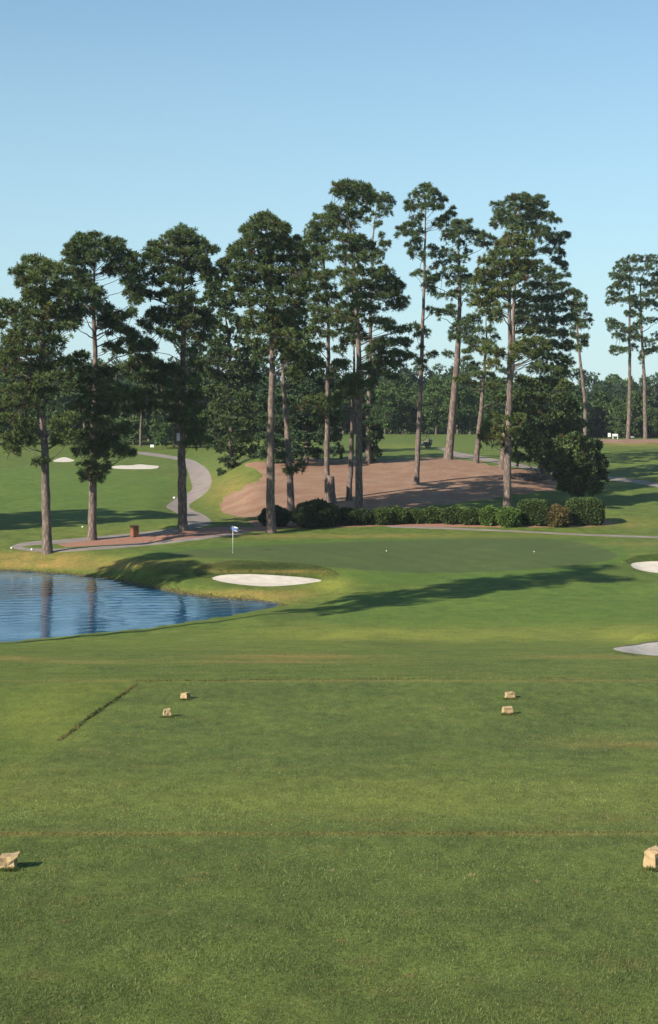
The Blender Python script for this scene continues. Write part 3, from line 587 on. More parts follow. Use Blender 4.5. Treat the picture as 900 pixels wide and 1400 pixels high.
T_K = [(580,258,7,5),(572,264,7,5),(588,262,8,5),(595,268,8,6),(565,268,5,4),(580,274,12,6),(598,276,9,6),(607,275,5,5),(561,280,6,4),(570,284,9,5),(586,285,11,5),(600,284,7,4),(562,287,6,3),(556,278,2,2),(568,300,6,4),(575,298,7,5),(558,308,6,4),(568,308,8,5),(553,315,6,4),(562,320,9,4),(544,322,3,2),(573,320,7,6),(600,302,7,3),(610,300,5,3),(604,310,7,4),(615,292,3,3),(619,285,2,2),(622,294,3,2),(595,308,5,2),(566,332,7,5),(572,330,5,4),(560,338,6,5),(571,342,6,5),(562,347,3,3),(578,350,4,4),(573,374,5,4),(584,375,4,3),(588,384,7,4),(580,392,4,6),(592,395,4,3),(590,400,5,3),(588,425,4,4),(566,447,7,5),(575,452,6,5),(585,455,5,5),(570,460,6,4),(575,475,3,3),(588,487,7,3),(595,485,4,3),(577,495,6,4),(580,505,6,3)]
T_L = [(628,304,9,4),(643,305,5,4),(620,310,8,5),(635,313,9,6),(612,318,7,5),(627,320,9,6),(642,320,10,6),(655,320,8,5),(650,328,11,6),(665,325,7,5),(673,330,5,6),(618,328,8,5),(660,336,12,6),(630,334,8,5),(610,324,6,4),(590,340,6,5),(600,344,9,5),(612,346,8,5),(590,350,5,3),(600,351,6,3),(640,345,6,4),(620,355,8,5),(612,358,5,3),(635,355,6,5),(600,362,8,4),(595,366,6,3),(615,370,10,5),(630,372,8,6),(605,378,9,5),(620,380,8,5),(595,380,5,3),(635,388,10,6),(590,388,6,4),(615,388,6,3),(645,380,6,4),(600,405,7,3),(612,405,9,4),(622,402,8,4),(640,400,8,5),(645,412,8,6),(614,420,6,4),(608,428,6,3),(600,433,4,4),(620,430,5,4),(625,445,6,7),(635,445,8,6),(620,455,6,6),(640,455,9,6),(632,465,8,5),(643,470,8,6),(645,435,8,5),(618,462,4,4),(612,485,8,5),(640,482,7,3),(640,492,6,3),(650,500,10,4),(640,505,8,4)]
T_M = [(650,440,9,7),(665,430,9,6),(675,440,8,6),(655,455,9,6),(670,455,8,6),(648,465,7,5),(662,470,8,5),(678,465,7,5),(655,480,6,4),(672,482,8,5),(640,515,9,4),(655,512,9,4),(672,515,8,5),(630,520,9,4),(645,525,8,4),(672,530,8,6),(680,545,8,6)]
T_N = [(705,318,10,6),(695,326,9,6),(715,326,9,6),(700,335,12,7),(720,338,10,7),(685,336,8,6),(690,348,12,7),(710,350,12,7),(726,345,5,5),(675,350,9,6),(680,362,12,7),(700,364,12,7),(718,362,10,6),(665,362,9,7),(660,375,10,7),(678,378,12,7),(700,378,8,5),(714,372,10,6),(725,366,8,5),(655,388,9,7),(672,390,12,7),(690,392,9,6),(712,382,10,5),(660,402,10,6),(678,404,10,6),(695,402,6,5),(670,416,12,6),(685,420,10,6),(655,418,10,6),(712,405,8,5),(680,434,8,6),(720,470,12,7),(735,468,10,6),(710,480,14,7),(730,482,12,7),(670,478,12,7),(682,486,8,6),(702,492,8,5),(745,478,7,5),(675,500,9,6),(716,455,9,5),(675,572,9,6),(690,575,8,5),(668,585,9,7),(682,590,12,7),(675,602,10,6),(665,600,7,8),(705,590,8,7),(710,572,9,6)]
T_O = [(705,270,10,4),(698,276,7,5),(715,270,8,5),(725,275,9,6),(735,272,6,4),(740,282,8,6),(675,281,6,4),(684,282,5,5),(702,284,9,5),(720,286,9,6),(730,290,9,5),(684,292,6,4),(693,295,8,5),(680,302,7,5),(692,306,9,5),(675,309,5,3),(705,300,8,6),(720,300,11,6),(735,298,12,6),(750,296,9,5),(760,302,6,3),(710,312,10,6),(728,312,12,6),(745,314,10,5),(740,325,14,6),(755,325,10,5),(768,322,7,4),(775,321,3,2),(758,332,8,4),(765,345,5,3),(770,348,3,2),(750,345,9,5),(762,355,7,4),(768,362,5,3),(773,367,3,3),(748,372,9,5),(737,362,6,6),(735,378,9,6),(755,380,8,5),(765,378,5,3),(740,392,10,6),(755,395,10,6),(770,392,8,5),(725,392,9,6),(725,410,10,7),(745,410,12,7),(765,408,10,6),(780,402,8,5),(735,425,12,7),(755,425,12,7),(775,420,9,6),(715,430,9,6),(740,440,14,7),(760,442,12,7),(780,438,8,6),(750,456,14,7),(770,458,12,7),(730,450,10,6),(755,474,14,7),(775,475,10,7),(740,490,12,7),(760,492,12,7),(776,495,7,6),(735,505,12,7),(755,508,12,7),(770,512,9,6),(715,420,10,7),(712,440,8,7)]
T_P = [(785,402,8,5),(795,408,7,4),(785,415,8,5),(798,420,6,5),(790,428,9,5),(803,432,5,4),(782,432,6,4),(792,440,8,4),(806,440,5,3),(798,448,7,4),(785,450,6,5),(800,462,5,4),(788,462,6,4),(778,470,5,4),(800,472,4,4),(790,476,4,4)]
T_S = [(715,525,12,8),(735,528,14,8),(757,525,12,8),(772,530,9,8),(705,545,10,8),(722,545,14,9),(745,548,14,9),(768,550,12,9),(782,560,8,8),(710,565,12,8),(730,568,14,9),(752,570,14,9),(775,572,12,9),(788,582,8,8),(705,585,10,8),(722,590,14,8),(745,592,14,9),(768,595,14,9),(786,598,9,8),(712,608,12,8),(732,612,12,8),(755,612,12,8),(775,615,12,8),(708,626,10,6),(720,630,12,6),(755,630,10,6),(700,612,7,7),(768,635,10,7),(735,622,12,8),(748,636,12,6),(760,620,12,8),(740,602,12,8),(718,600,12,8),(770,585,12,8),(758,642,9,5)]
T_T = [(770,605,9,7),(788,602,10,8),(775,620,12,9),(795,615,12,9),(812,612,9,8),(765,638,10,8),(780,638,12,9),(800,635,12,9),(818,632,9,9),(768,655,9,8),(785,657,12,9),(803,657,12,9),(820,652,8,9),(778,670,9,6),(795,672,12,6),(812,668,9,6),(822,640,6,8),(800,645,14,12),(785,630,14,12)]
T_Q = [(862,354,8,4),(852,360,8,5),(870,358,7,4),(845,368,7,6),(860,370,10,6),(873,370,7,5),(840,378,5,4),(852,382,10,6),(866,384,8,6),(845,392,8,5),(835,395,4,3),(858,396,10,5),(842,404,8,4),(836,412,7,5),(848,412,9,4),(860,410,6,5),(832,415,3,2),(862,430,7,5),(836,440,7,4),(845,445,9,4),(835,450,5,4),(852,452,10,5),(862,455,8,6),(848,460,8,3),(868,462,6,4),(856,466,5,3),(845,480,8,4),(838,482,4,3),(855,478,7,3)]
T_R = [(893,352,10,4),(882,358,8,5),(900,362,10,6),(885,370,9,6),(900,378,10,6),(878,385,7,5),(890,390,9,5),(905,392,8,6),(868,410,7,6),(880,405,7,5),(895,402,9,5),(875,420,9,6),(888,418,9,5),(905,420,9,6),(872,435,7,5),(882,440,7,6),(898,440,8,5),(870,452,6,5),(875,465,9,5),(888,468,9,5),(900,462,8,6),(868,475,5,4),(885,480,8,4),(897,478,6,3),(877,490,3,5),(912,370,8,6),(915,400,8,8),(915,440,7,7)]
GP = 'tall pines behind the pond and green'
MT = make_tree
MT('pine_tree', 'olive tinged pine nearest the water at the frame edge, full crown over grey trunk', (65, 756), [(65,756),(63,690),(61,620),(58,540),(58,460),(58,400),(56,366)], 15, T_A, 4.6, .30, 1.25, group=GP, extra=1.0)
MT('pine_tree', 'dark pine whose lower foliage hangs down its trunk, just left of the brown wooden bin', (126, 738), [(126,738),(127,650),(129,560),(130,480),(128,420),(128,385),(131,350),(133,330)], 13.5, T_B, 4.6, -.1, 1.25, group=GP, extra=1.0)
MT('pine_tree', 'round topped pine standing in the path bend beside the curving cart path', (250, 725), [(250,725),(249,660),(248,600),(250,520),(251,450),(250,390),(251,350),(251,322)], 14.5, T_C, 4.6, -.05, 1.25, group=GP, extra=1.0)
MT('pine_tree', 'broad dome crowned pine with thick trunk in front of the round dark bush', (371, 728), [(371,728),(370,650),(371,560),(372,480),(371,420),(368,370),(364,320),(363,300)], 14, T_D, 4.8, .12, 1.25, group=GP, extra=1.0)
MT('evergreen_tree', 'dense dark evergreen with foliage to near the ground, right of the curving cart path', (318, 640), [(318,640),(316,600),(314,540),(314,480),(308,430),(302,398)], 9, T_U, 5.5, -.25, 1.5, group=GP, cat='tree', leaf=True, extra=.8)
MT('pine_tree', 'leaning pine trunk just right of the thick dome crowned pine', (398, 698), [(398,698),(396,640),(391,570),(387,510),(384,470),(384,440)], 11, T_E, 4, -.2, 1.3, group=GP, extra=.9)
MT('evergreen_tree', 'dark shaded evergreen low behind the pine trunks at the top of the straw slope', (418, 634), [(418,634),(420,600),(420,560),(422,520),(424,495)], 8, T_V, 6, -.8, 2.2, group=GP, leaf=True, cat='tree', extra=.8)
MT('evergreen_tree', 'small dark evergreen low behind the slender pair of pine trunks', (508, 632), [(508,632),(507,610),(506,580),(504,550)], 6, T_V2, 2.5, -.7, 1.6, group=GP, leaf=True, cat='tree', extra=.8)
MT('pine_tree', 'slim pine rising directly behind the cut stump', (448, 684), [(448,684),(447,620),(448,540),(449,460),(446,400),(441,340),(438,305)], 9, T_G, 4.2, .12, 1.2, group=GP, extra=.9)
MT('pine_tree', 'slim pale pine trunk between the stump and the tallest dark trunked pine', (477, 684), [(477,684),(480,630),(483,560),(484,500),(484,440)], 9, T_H, 3, 0, 1, group=GP)
MT('pine_tree', 'tallest pine, dark lower trunk rising out of the hedge, long limbs out to the right', (491, 699), [(491,699),(491,620),(491,540),(490,460),(486,400),(481,340),(476,290),(475,262)], 11.5, T_I, 4.6, .05, 1.2, group=GP, extra=.9)
MT('pine_tree', 'far pine with an open tuft of crown showing right of the tallest top', (503, 634), [(503,634),(504,580),(506,480),(508,400),(509,340),(513,300),(517,275)], 8, T_J, 3.5, -.2, 1.1, group=GP)
MT('pine_tree', 'thin sparse pine with a long bare trunk alone on the straw slope', (569, 661), [(569,661),(572,610),(575,540),(577,470),(580,400),(581,330),(582,285),(581,262)], 8.5, T_K, 3, -.35, 1.25, group=GP, extra=.3)
MT('pine_tree', 'leaning thick trunked pine by the upper path, right of the golf cart', (613, 628), [(613,628),(617,590),(621,540),(626,480),(628,430),(629,380),(627,345),(628,312)], 12.5, T_L, 4.2, -.15, 1.2, group=GP, extra=.35)
MT('pine_tree', 'short crowned leaning pine right beside the upper path', (651, 633), [(651,633),(655,590),(660,540),(663,490),(665,455),(665,430)], 8.5, T_M, 3.2, .1, 1.1, group=GP)
MT('pine_tree', 'olive green pine with straight pale trunk standing right behind the hedge', (694, 698), [(694,698),(694,640),(695,600),(697,540),(698,470),(697,410),(699,360),(703,322)], 12.5, T_N, 4.2, .42, 1.2, group=GP, extra=.9)
MT('pine_tree', 'big dark pine towering behind the olive green pine, crown spreading right', (686, 642), [(686,642),(690,600),(697,540),(702,470),(703,420),(706,350),(710,300),(712,275)], 9, T_O, 5.5, -.2, 1.3, group=GP, extra=.95)
MT('pine_tree', 'slim pine leaning left with a small crown, behind the low dense tree', (800, 622), [(800,622),(801,570),(797,520),(792,480),(789,440),(788,408)], 7, T_P, 2.8, -.25, 1.2, group=GP)
MT('pine_tree', 'left pine of the far pair on the right, pads of foliage in tiers', (859, 600), [(859,600),(861,540),(861,480),(861,420),(861,375),(862,358)], 6.5, T_Q, 3.6, -.3, 1.2, group=GP)
MT('pine_tree', 'right pine of the far pair, its crown cut by the frame edge', (883, 600), [(883,600),(882,540),(879,480),(877,430),(876,390),(885,360)], 6.5, T_R, 3.6, -.25, 1.2, group=GP)
MT('evergreen_tree', 'wide dark low evergreen over the brush pile, behind the olive green pine', (742, 650), [(742,650),(740,630),(736,605),(745,570),(748,530)], 7, T_S, 5.2, .05, 1.3, group=GP, leaf=True, cat='tree', bark='bark_grey', extra=.9)
MT('broadleaf_tree', 'small dense leafy tree with a short pale stem right behind the clipped hedge end', (797, 690), [(797,690),(797,675),(797,650),(796,620)], 5, T_T, 2.8, .05, 2.2, leaf=True, cat='tree', bark='bark_grey', extra=1)

# trees standing outside the frame to the left: their shadows fall across the water, the green and the fairway
def off_tree(x, y, H, crown0, R, seed, nm, lab, dn=2.0, cd=4.5):
    global rs
    d = y; u = CU+F*x/d; zb = gz(x, y); b = (u, HV-(zb-CAMZ)*F/d); s = d/F
    top = b[1]-H/s; r2 = np.random.RandomState(seed); cl = []
    n = int((H-crown0)*cd)
    for i in range(n):
        h = crown0+(H-crown0)*(i+r2.rand())/n; q = (h-crown0)/(H-crown0)
        rr = R*(.35+.65*math.sin(math.pi*min(1, .15+q*.85)))
        a = r2.uniform(-1, 1)*rr
        cl.append((u+a/s, b[1]-h/s, r2.uniform(.8, 1.5)/s, r2.uniform(.25, .55)/s))
    # real base given directly
    global hit
    old = hit
    def hit(uu, vv): return d
    MT(nm, lab, b, [b, (u+2, b[1]-.3*H/s), (u-2, b[1]-.6*H/s), (u, top)], .75/s, cl, R, -.1, dn, extra=.8)
    hit = old
off_tree(-23.2, 83.5, 33, 16, 3.0, 1, 'pine_tree', 'tall pine on the near bank just outside the left edge of the frame', 1.2, 3.2)
off_tree(-46, 97, 27.5, 12, 4.8, 2, 'pine_tree', 'pine out of frame to the left on the near side of the water')
off_tree(-49.5, 139, 25, 9, 4.2, 3, 'pine_tree', 'pine out of frame to the left beyond the water')
off_tree(-57, 142, 24, 8, 4.5, 4, 'pine_tree', 'second pine out of frame to the left beyond the water')

# ------------------------------------------------------------------ far woods
def far_proto(kind, seed, H):
    """tree at origin, height H; returns (trunkV, trunkF, crown V, F, col)"""
    global rs
    rs = np.random.RandomState(seed)
    P = np.array([[0, 0, -.4], [.1, 0, H*.3], [rs.normal(0, .3), rs.normal(0, .3), H*.65], [0, 0, H*.95]])
    tb = [(P, [H*.017, H*.014, H*.009, .04], .05)]
    TC = []; TU = []; TCc = []
    n = 26 if kind == 'pine' else 44
    for i in range(n):
        q = rs.rand()
        if kind == 'pine':
            h = H*(.5+.48*q); rr = H*.16*math.sin(math.pi*min(1, .2+.75*q))+.3; a, b = rs.uniform(.9, 1.7), rs.uniform(.5, .9)
        else:
            h = H*(.16+.82*q); rr = H*.27*math.sin(math.pi*min(1, .22+.74*q))**.7; a, b = rs.uniform(1.1, 2.1), rs.uniform(.9, 1.5)
        th = rs.uniform(0, 2*math.pi); rho = rr*math.sqrt(rs.rand())
        c = np.array([rho*math.cos(th), rho*math.sin(th), h])
        tb.append((np.stack([[0, 0, h-rho*.5], c*.6+np.array([0, 0, h-rho*.3])*.4, c]), [.09, .05, .02], 0))
        k = int((7 if kind == 'pine' else 10)*a*b)+4
        dr = rs.normal(size=(k, 3)); dr /= np.linalg.norm(dr, axis=1)[:, None]
        dr[:, 2] = np.where(rs.rand(k) < .6, np.abs(dr[:, 2]), dr[:, 2])
        TC.append(c+dr*np.array([a, a, b])*rs.uniform(.2, 1, (k, 1))**.4); up = dr*.8+np.array([0, 0, .5]); TU.append(up/np.linalg.norm(up, axis=1)[:, None])
        bc = (PINEB if kind == 'pine' else PINE*np.array([.95, 1.08, .95]))*(1+rs.normal(0, .16)); TCc.append(np.tile(bc, (k, 1))*(1+rs.normal(0, .12, (k, 1))))
    V, Fq, cl = tuft_faces(np.concatenate(TC), np.concatenate(TU), 9, .75, .28 if kind != 'pine' else .2, np.clip(np.concatenate(TCc), .01, .3), .25, 1.05)
    tv, tf = tubes(tb, 6)
    return tv, tf, V, Fq, cl
protos = []
for kind, seed, H in (('pine', 11, 20), ('pine', 12, 22), ('oak', 13, 15), ('oak', 14, 17), ('oak', 15, 13), ('pine', 16, 18)):
    tv, tf, V, Fq, cl = far_proto(kind, seed, H)
    def mk(tv=tv, tf=tf, V=V, Fq=Fq, cl=cl):
        a = newmesh('trunk', tv, tf, M['bark'], None, True); b = newmesh('crown', V, Fq, M['leaves'], None, col=cl)
        return a, b
    a, b = mk(); protos.append((kind, H, a, b))
rr = random.Random(5)
far_n = 0
def far_tree(u, d, kinds, sc, label, group):
    global far_n
    kind, H, a, b = protos[rr.choice(kinds)]
    x = (u-CU)/F*d
    r = empty('far_pine_tree' if kind == 'pine' else 'far_leafy_tree', (x, d, gz(x, d)-.2), label[kind], 'tree', group, rr.uniform(0, 6.28))
    s = sc*rr.uniform(.88, 1.12); r.scale = (s*rr.uniform(.92, 1.1), s*rr.uniform(.92, 1.1), s)
    for src in (a, b):
        c = src.copy(); C.objects.link(c); c.parent = r
    far_n += 1
LW = {'pine': 'dark pine in the wood beyond the left fairway', 'oak': 'rounded leafy tree in the wood beyond the left fairway'}
CW = {'pine': 'dark pine in the wood behind the golf cart', 'oak': 'rounded leafy tree in the wood behind the golf cart'}
RW = {'pine': 'hazy pine in the wood behind the far pair of pines', 'oak': 'hazy rounded leafy tree in the wood behind the far pair of pines'}
for d, st, sc in ((300, 30, .72), (316, 24, .85), (340, 24, 1.0)):
    u = -80
    while u < 360:
        if u > 180 or d > 302: far_tree(u+rr.uniform(-8, 8), d+rr.uniform(-6, 6), [2, 3, 4, 4, 0] if d < 320 else [0, 1, 2, 3, 5], sc, LW, 'wood beyond the left fairway')
        u += st
for d, st, sc in ((345, 24, .72), (365, 20, .80), (400, 20, .88)):
    u = 330
    while u < 800:
        far_tree(u+rr.uniform(-7, 7), d+rr.uniform(-6, 6), [2, 3, 4, 4] if d < 350 else ([2, 3, 0] if d < 380 else [0, 1, 3, 5]), sc, CW, 'wood behind the golf cart')
        u += st
for d, st, sc in ((375, 20, .72), (400, 16, .80), (440, 16, .95)):
    u = 800
    while u < 1000:
        far_tree(u+rr.uniform(-6, 6), d+rr.uniform(-6, 6), [2, 3, 4] if d < 380 else [0, 1, 3, 5], sc, RW, 'wood behind the far pair of pines')
        u += st
for k, H, a, b in protos:
    for o in (a, b): bpy.data.objects.remove(o)
# the deep wood behind, which reads as one mass
rs = np.random.RandomState(99)
k = 5200
uu = rs.uniform(-400, 1300, k); dd = rs.uniform(440, 520, k); dd = np.where(uu < 340, dd-80, dd); xx = (uu-CU)/F*dd
gzv = height_ud(uu, dd)+CAMZ; hh_ = rs.uniform(0, 1, k)**.8*(15.5+2.5*np.sin(uu*.06)+1.5*np.sin(uu*.17+1))*np.where(uu > 780, .9, .85)
cen_ = np.stack([xx, dd, gzv+hh_], 1); up_ = rs.normal(size=(k, 3))+np.array([0, -.3, .8]); up_ /= np.linalg.norm(up_, axis=1)[:, None]
off = rs.normal(0, .6, (k, 6, 3)); cen_ = (cen_[:, None, :]+off).reshape(-1, 3); up_ = np.repeat(up_, 6, axis=0)
V, Fq, cl = tuft_faces(cen_, up_, 5, 1.5, .6, np.tile(PINE*.95, (len(cen_), 1))*(1+rs.normal(0, .2, (len(cen_), 1))), .2, 1.1)
o = newmesh('distant_woodland', V, Fq, M['leaves'], col=cl)
tag(o, 'deep green woodland far beyond the course closing the view', 'woodland', kind='stuff')

# ------------------------------------------------------------------ shrubs
def shrub(u, vb, ru, h, label, tone, clipped=False, nm='hedge_bush', depth=None):
    p = G(u, vb); s = p.y/F; a = ru*s; H = h*s; b = depth or max(a*.8, .7)
    root = empty(nm, p+Vector((0, b*.6, 0)), label, 'bush', 'bushes in the hedge behind the green')
    n = int(1500*a*max(H, .8))+500
    D = rs.normal(size=(n, 3)); D /= np.linalg.norm(D, axis=1)[:, None]
    if clipped:
        q = 1/np.maximum(1e-3, (np.abs(D)**4.0).sum(1))**.25; Pn = D*q[:, None]
    else: Pn = D*(1+.10*np.sin(D[:, :1]*6+u)*np.cos(D[:, 2:]*5+u)+.05*rs.normal(size=(n, 1)))
    Pn *= rs.uniform(.82, 1.03, (n, 1)); Pn = Pn*np.array([a, b, H*.53])+np.array([0, 0, H*.50])
    k_ = Pn[:, 2] > .05; Pn = Pn[k_]; Dn = D[k_]
    c0 = np.array(tone)
    V, Fq, cl = tuft_faces(Pn, Dn, 5, .17, .10, np.tile(c0, (len(Pn), 1))*(1+rs.normal(0, .18, (len(Pn), 1))), .3, .9)
    newmesh('foliage', V, Fq, M['leaves'], root, col=cl)
    st = [(np.array([[0, 0, -.1], [math.cos(t)*a*.25, math.sin(t)*b*.25, H*.4], [math.cos(t)*a*.6, math.sin(t)*b*.6, H*.75]]), [.05, .035, .015], .1) for t in np.linspace(0, 6.28, 8)[:-1]]
    V, Fq = tubes(st, 6); newmesh('stems', V, Fq, M['bark_grey'], root, smooth=True)
    return root
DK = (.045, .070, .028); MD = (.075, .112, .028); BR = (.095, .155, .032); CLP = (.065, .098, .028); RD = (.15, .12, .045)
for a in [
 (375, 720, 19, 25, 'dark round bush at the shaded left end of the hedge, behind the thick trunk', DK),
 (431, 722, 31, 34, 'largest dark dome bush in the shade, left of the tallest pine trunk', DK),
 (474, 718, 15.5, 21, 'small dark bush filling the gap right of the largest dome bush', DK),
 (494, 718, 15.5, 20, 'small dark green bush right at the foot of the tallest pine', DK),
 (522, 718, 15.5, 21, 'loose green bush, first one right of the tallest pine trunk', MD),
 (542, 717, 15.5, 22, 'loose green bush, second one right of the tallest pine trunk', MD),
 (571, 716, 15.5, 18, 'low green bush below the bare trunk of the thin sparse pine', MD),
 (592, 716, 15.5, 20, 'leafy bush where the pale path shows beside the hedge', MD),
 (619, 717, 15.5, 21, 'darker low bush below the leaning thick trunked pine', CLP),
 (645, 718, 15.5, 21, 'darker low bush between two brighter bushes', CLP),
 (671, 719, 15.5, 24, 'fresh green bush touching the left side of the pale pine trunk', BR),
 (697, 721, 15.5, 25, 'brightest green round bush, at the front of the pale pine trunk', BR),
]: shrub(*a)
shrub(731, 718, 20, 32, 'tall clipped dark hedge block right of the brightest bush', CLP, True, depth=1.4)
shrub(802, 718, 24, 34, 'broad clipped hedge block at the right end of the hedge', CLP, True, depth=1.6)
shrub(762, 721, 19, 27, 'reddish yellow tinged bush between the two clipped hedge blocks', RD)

# ------------------------------------------------------------------ stump, brush pile
M['cutwood'] = mat_plain('cut_wood', (.42, .31, .19), .8, 0, 12, .25)
p = G(454, 687); s = p.y/F
r = empty('tree_stump', p, 'cut grey tree stump with slanting top on the straw slope', 'tree stump')
hh = 36*s; z5 = np.linspace(-.1, hh, 8); R_ = np.array([.62, .52, .47, .45, .44, .43, .42, .40])*11.5*s/.95
V, Fq = tubes([(np.stack([np.linspace(0, -.15, 8), z5*0, z5], 1), R_, .06)], 14)
top = V[-14:]; top[:, 2] += top[:, 0]*-.25
newmesh('bark_column', V, Fq, M['bark'], r, True)
newmesh('cut_top', np.concatenate([top+np.array([0, 0, -.01]), top.mean(0)[None]+np.array([0, 0, .02])]), [[i, (i+1) % 14, 14] for i in range(14)], M['cutwood'], r)
p = G(720, 656)
st = []
for i in range(90):
    a = rs.uniform(-.5, .5)+(math.pi if rs.rand() < .3 else 0); L = rs.uniform(.7, 2.6); c = np.array([rs.normal(0, 1.3), rs.normal(0, .7), abs(rs.normal(.25, .25))]); dr = np.array([math.cos(a), math.sin(a)*.6, rs.uniform(-.15, .3)])
    st.append((np.stack([c-dr*L/2, c+rs.normal(0, .07, 3), c+dr*L/2]), np.array([.05, .04, .015])*rs.uniform(.6, 1.6), .1))
V, Fq = tubes(st, 6); V[:, 2] = np.maximum(V[:, 2], -.05)
o = newmesh('brush_pile', V, Fq, M['bark'], None, True); o.location = p
tag(o, 'pile of brown fallen branches under the wide dark evergreen', 'brush pile')

# ------------------------------------------------------------------ stone tee markers
def mat_stone(name, a, b_, c_):
    m, nt, b = mat_new(name); co = objco(nt)
    f = noise(nt, co, 6, 5, .65); g_ = noise(nt, co, 18, 4, .6)
    c = mix(nt, mrange(nt, f, .35, .65), a, b_); c = mix(nt, mrange(nt, g_, .58, .7), c, c_)
    nt.links.new(c, b.inputs['Base Color']); b.inputs['Roughness'].default_value = .9; bump(nt, b, g_, .6, .02); return m
M['stone'] = mat_stone('sandstone', (.26, .175, .085), (.36, .265, .14), (.17, .10, .07))
def stone(u, vb, w, h, label, seed, split=False, rot=.2, dep=.9):
    p = G(u, vb); s = p.y/F; r_ = random.Random(seed)
    bm = bmesh.new(); bmesh.ops.create_cube(bm, size=1)
    W_, H_ = w*s, h*s
    bmesh.ops.subdivide_edges(bm, edges=bm.edges[:], cuts=2, use_grid_fill=True)
    for v_ in bm.verts:
        v_.co.x *= 1+.14*v_.co.z*r_.uniform(-1, .2)
        v_.co += Vector((r_.uniform(-.07, .07), r_.uniform(-.07, .07), r_.uniform(-.055, .055)))
        if split and v_.co.x > .1 and v_.co.z < .2: v_.co.x -= .22
        if v_.co.z > .3: v_.co.z += v_.co.x*r_.choice([.12, .16]); v_.co.x *= .9
    bmesh.ops.bevel(bm, geom=bm.edges[:], offset=.018, segments=1, affect='EDGES')
    bmesh.ops.triangulate(bm, faces=bm.faces[:])
    bmesh.ops.transform(bm, verts=bm.verts[:], matrix=Matrix.Rotation(rot, 4, 'Z') @ Matrix.Diagonal((W_, W_*dep, H_, 1)))
    o = from_bm('tee_marker_stone', bm, M['stone']); o.location = p+Vector((0, W_*.4, H_*.44))
    tag(o, label, 'tee marker', 'stone tee markers')
stone(11, 1189, 27, 18, 'split sandstone tee marker nearest the camera, cut by the left frame edge', 3, True, .1)
stone(899, 1189, 25, 26, 'tall sandstone tee marker nearest the camera at the right frame edge', 8, False, .55)
stone(228, 980, 10, 10, 'square sandstone tee marker, nearer one of the left pair', 5)
stone(253, 956, 10.5, 8.5, 'dark fronted sandstone tee marker, farther one of the left pair', 6, False, -.5)
stone(695, 976.5, 13, 9.5, 'slant topped pale sandstone tee marker, nearer one of the right pair', 7, False, .1)
stone(698, 955, 12, 8, 'squat pale sandstone tee marker, farther one of the right pair', 4, False, .15)

# ------------------------------------------------------------------ flag
M['white'] = mat_plain('white_paint', (.8, .8, .8), .5, 0, 5, .03)
M['flagm'] = mat_plain('flag_white_cloth', (.75, .77, .8), .8, 0, 5, .04)
M['blue'] = mat_plain('blue_cloth', (.05, .12, .42), .8, 0, 5, .1)
p = G(318.5, 756); r = empty('flagstick', p, 'white flagstick with a small white and blue flag standing on the green', 'flag')
bm = bmesh.new(); bcyl(bm, (0, 0, 0), (0, 0, 2.25), .022, .016, 10); from_bm('pole', bm, M['white'], r, True)
def flag_grid(x0, x1, z0, z1, yoff, mat, nm, parent):
    V = []; Fs = []; n = 8
    for j in range(5):
        for i in range(n+1):
            t = i/n; x = x0+(x1-x0)*t; V.append((x, .05*math.sin(x*14)+yoff, z0+(z1-z0)*j/4-x*.25))
    for j in range(4):
        for i in range(n): q = j*(n+1)+i; Fs.append((q, q+1, q+n+2, q+n+1))
    o = newmesh(nm, V, Fs, mat, parent, True); so = o.modifiers.new('s', 'SOLIDIFY'); so.thickness = .006; return o
fl = flag_grid(.02, .46, 1.84, 2.22, 0, M['flagm'], 'flag', r)
flag_grid(.10, .38, 1.92, 2.14, -.012, M['blue'], 'emblem', fl)
flag_grid(-.16, -.015, 1.90, 2.16, 0, M['blue'], 'flag_fold', r)
bm = bmesh.new(); bcyl(bm, (0, 0, -.1), (0, 0, .012), .054, .054, 16); from_bm('cup', bm, M['white'], r)

# ------------------------------------------------------------------ wooden bin
M['redwood'] = mat_plain('stained_wood', (.25, .095, .045), .7, 0, 7, .3, .2)
M['dark'] = mat_plain('dark_plastic', (.02, .02, .022), .6, 0, 5, .1)
p = G(184, 734); r = empty('litter_bin', p, 'reddish brown slatted wooden bin standing on the mulch between two pines', 'bin', rz=.62)
bm = bmesh.new(); bbox(bm, (0, 0, .5), (.52, .52, .92)); from_bm('liner', bm, M['dark'], r)
bm = bmesh.new()
for k in range(5):
    for sx in (-1, 1):
        bbox(bm, (sx*.285, -.24+k*.12, .52), (.04, .105, 1.0), bevel=.006); bbox(bm, (-.24+k*.12, sx*.285, .52), (.105, .04, 1.0), bevel=.006)
from_bm('slats', bm, M['redwood'], r)
bm = bmesh.new(); bbox(bm, (0, 0, 1.045), (.66, .66, .05), bevel=.01); from_bm('lid', bm, M['redwood'], r)

# ------------------------------------------------------------------ golf cart
M['cartwhite'] = mat_plain('cart_white', (.75, .75, .72), .35, 0, 3, .04)
M['tyre'] = mat_plain('rubber', (.02, .02, .02), .85, 0, 9, .2)
M['cartdark'] = mat_plain('cart_dark_green', (.02, .035, .03), .4, 0, 3, .1)
M['vinyl'] = mat_plain('vinyl', (.30, .26, .20), .6, 0, 5, .1)
p = G(579.5, 612); r = empty('golf_cart', p, 'dark roofed golf cart with bags on the back, parked on the far fairway', 'golf cart', rz=math.radians(200))
bm = bmesh.new(); bbox(bm, (0, 0, .42), (2.1, 1.05, .22), bevel=.05); bbox(bm, (-.45, 0, .66), (.75, 1.05, .36), bevel=.06)
body = from_bm('body', bm, M['cartdark'], r, False)
bm = bmesh.new(); bbox(bm, (.85, 0, .76), (.5, 1.0, .46), bevel=.12); from_bm('front_cowl', bm, M['cartwhite'], r)
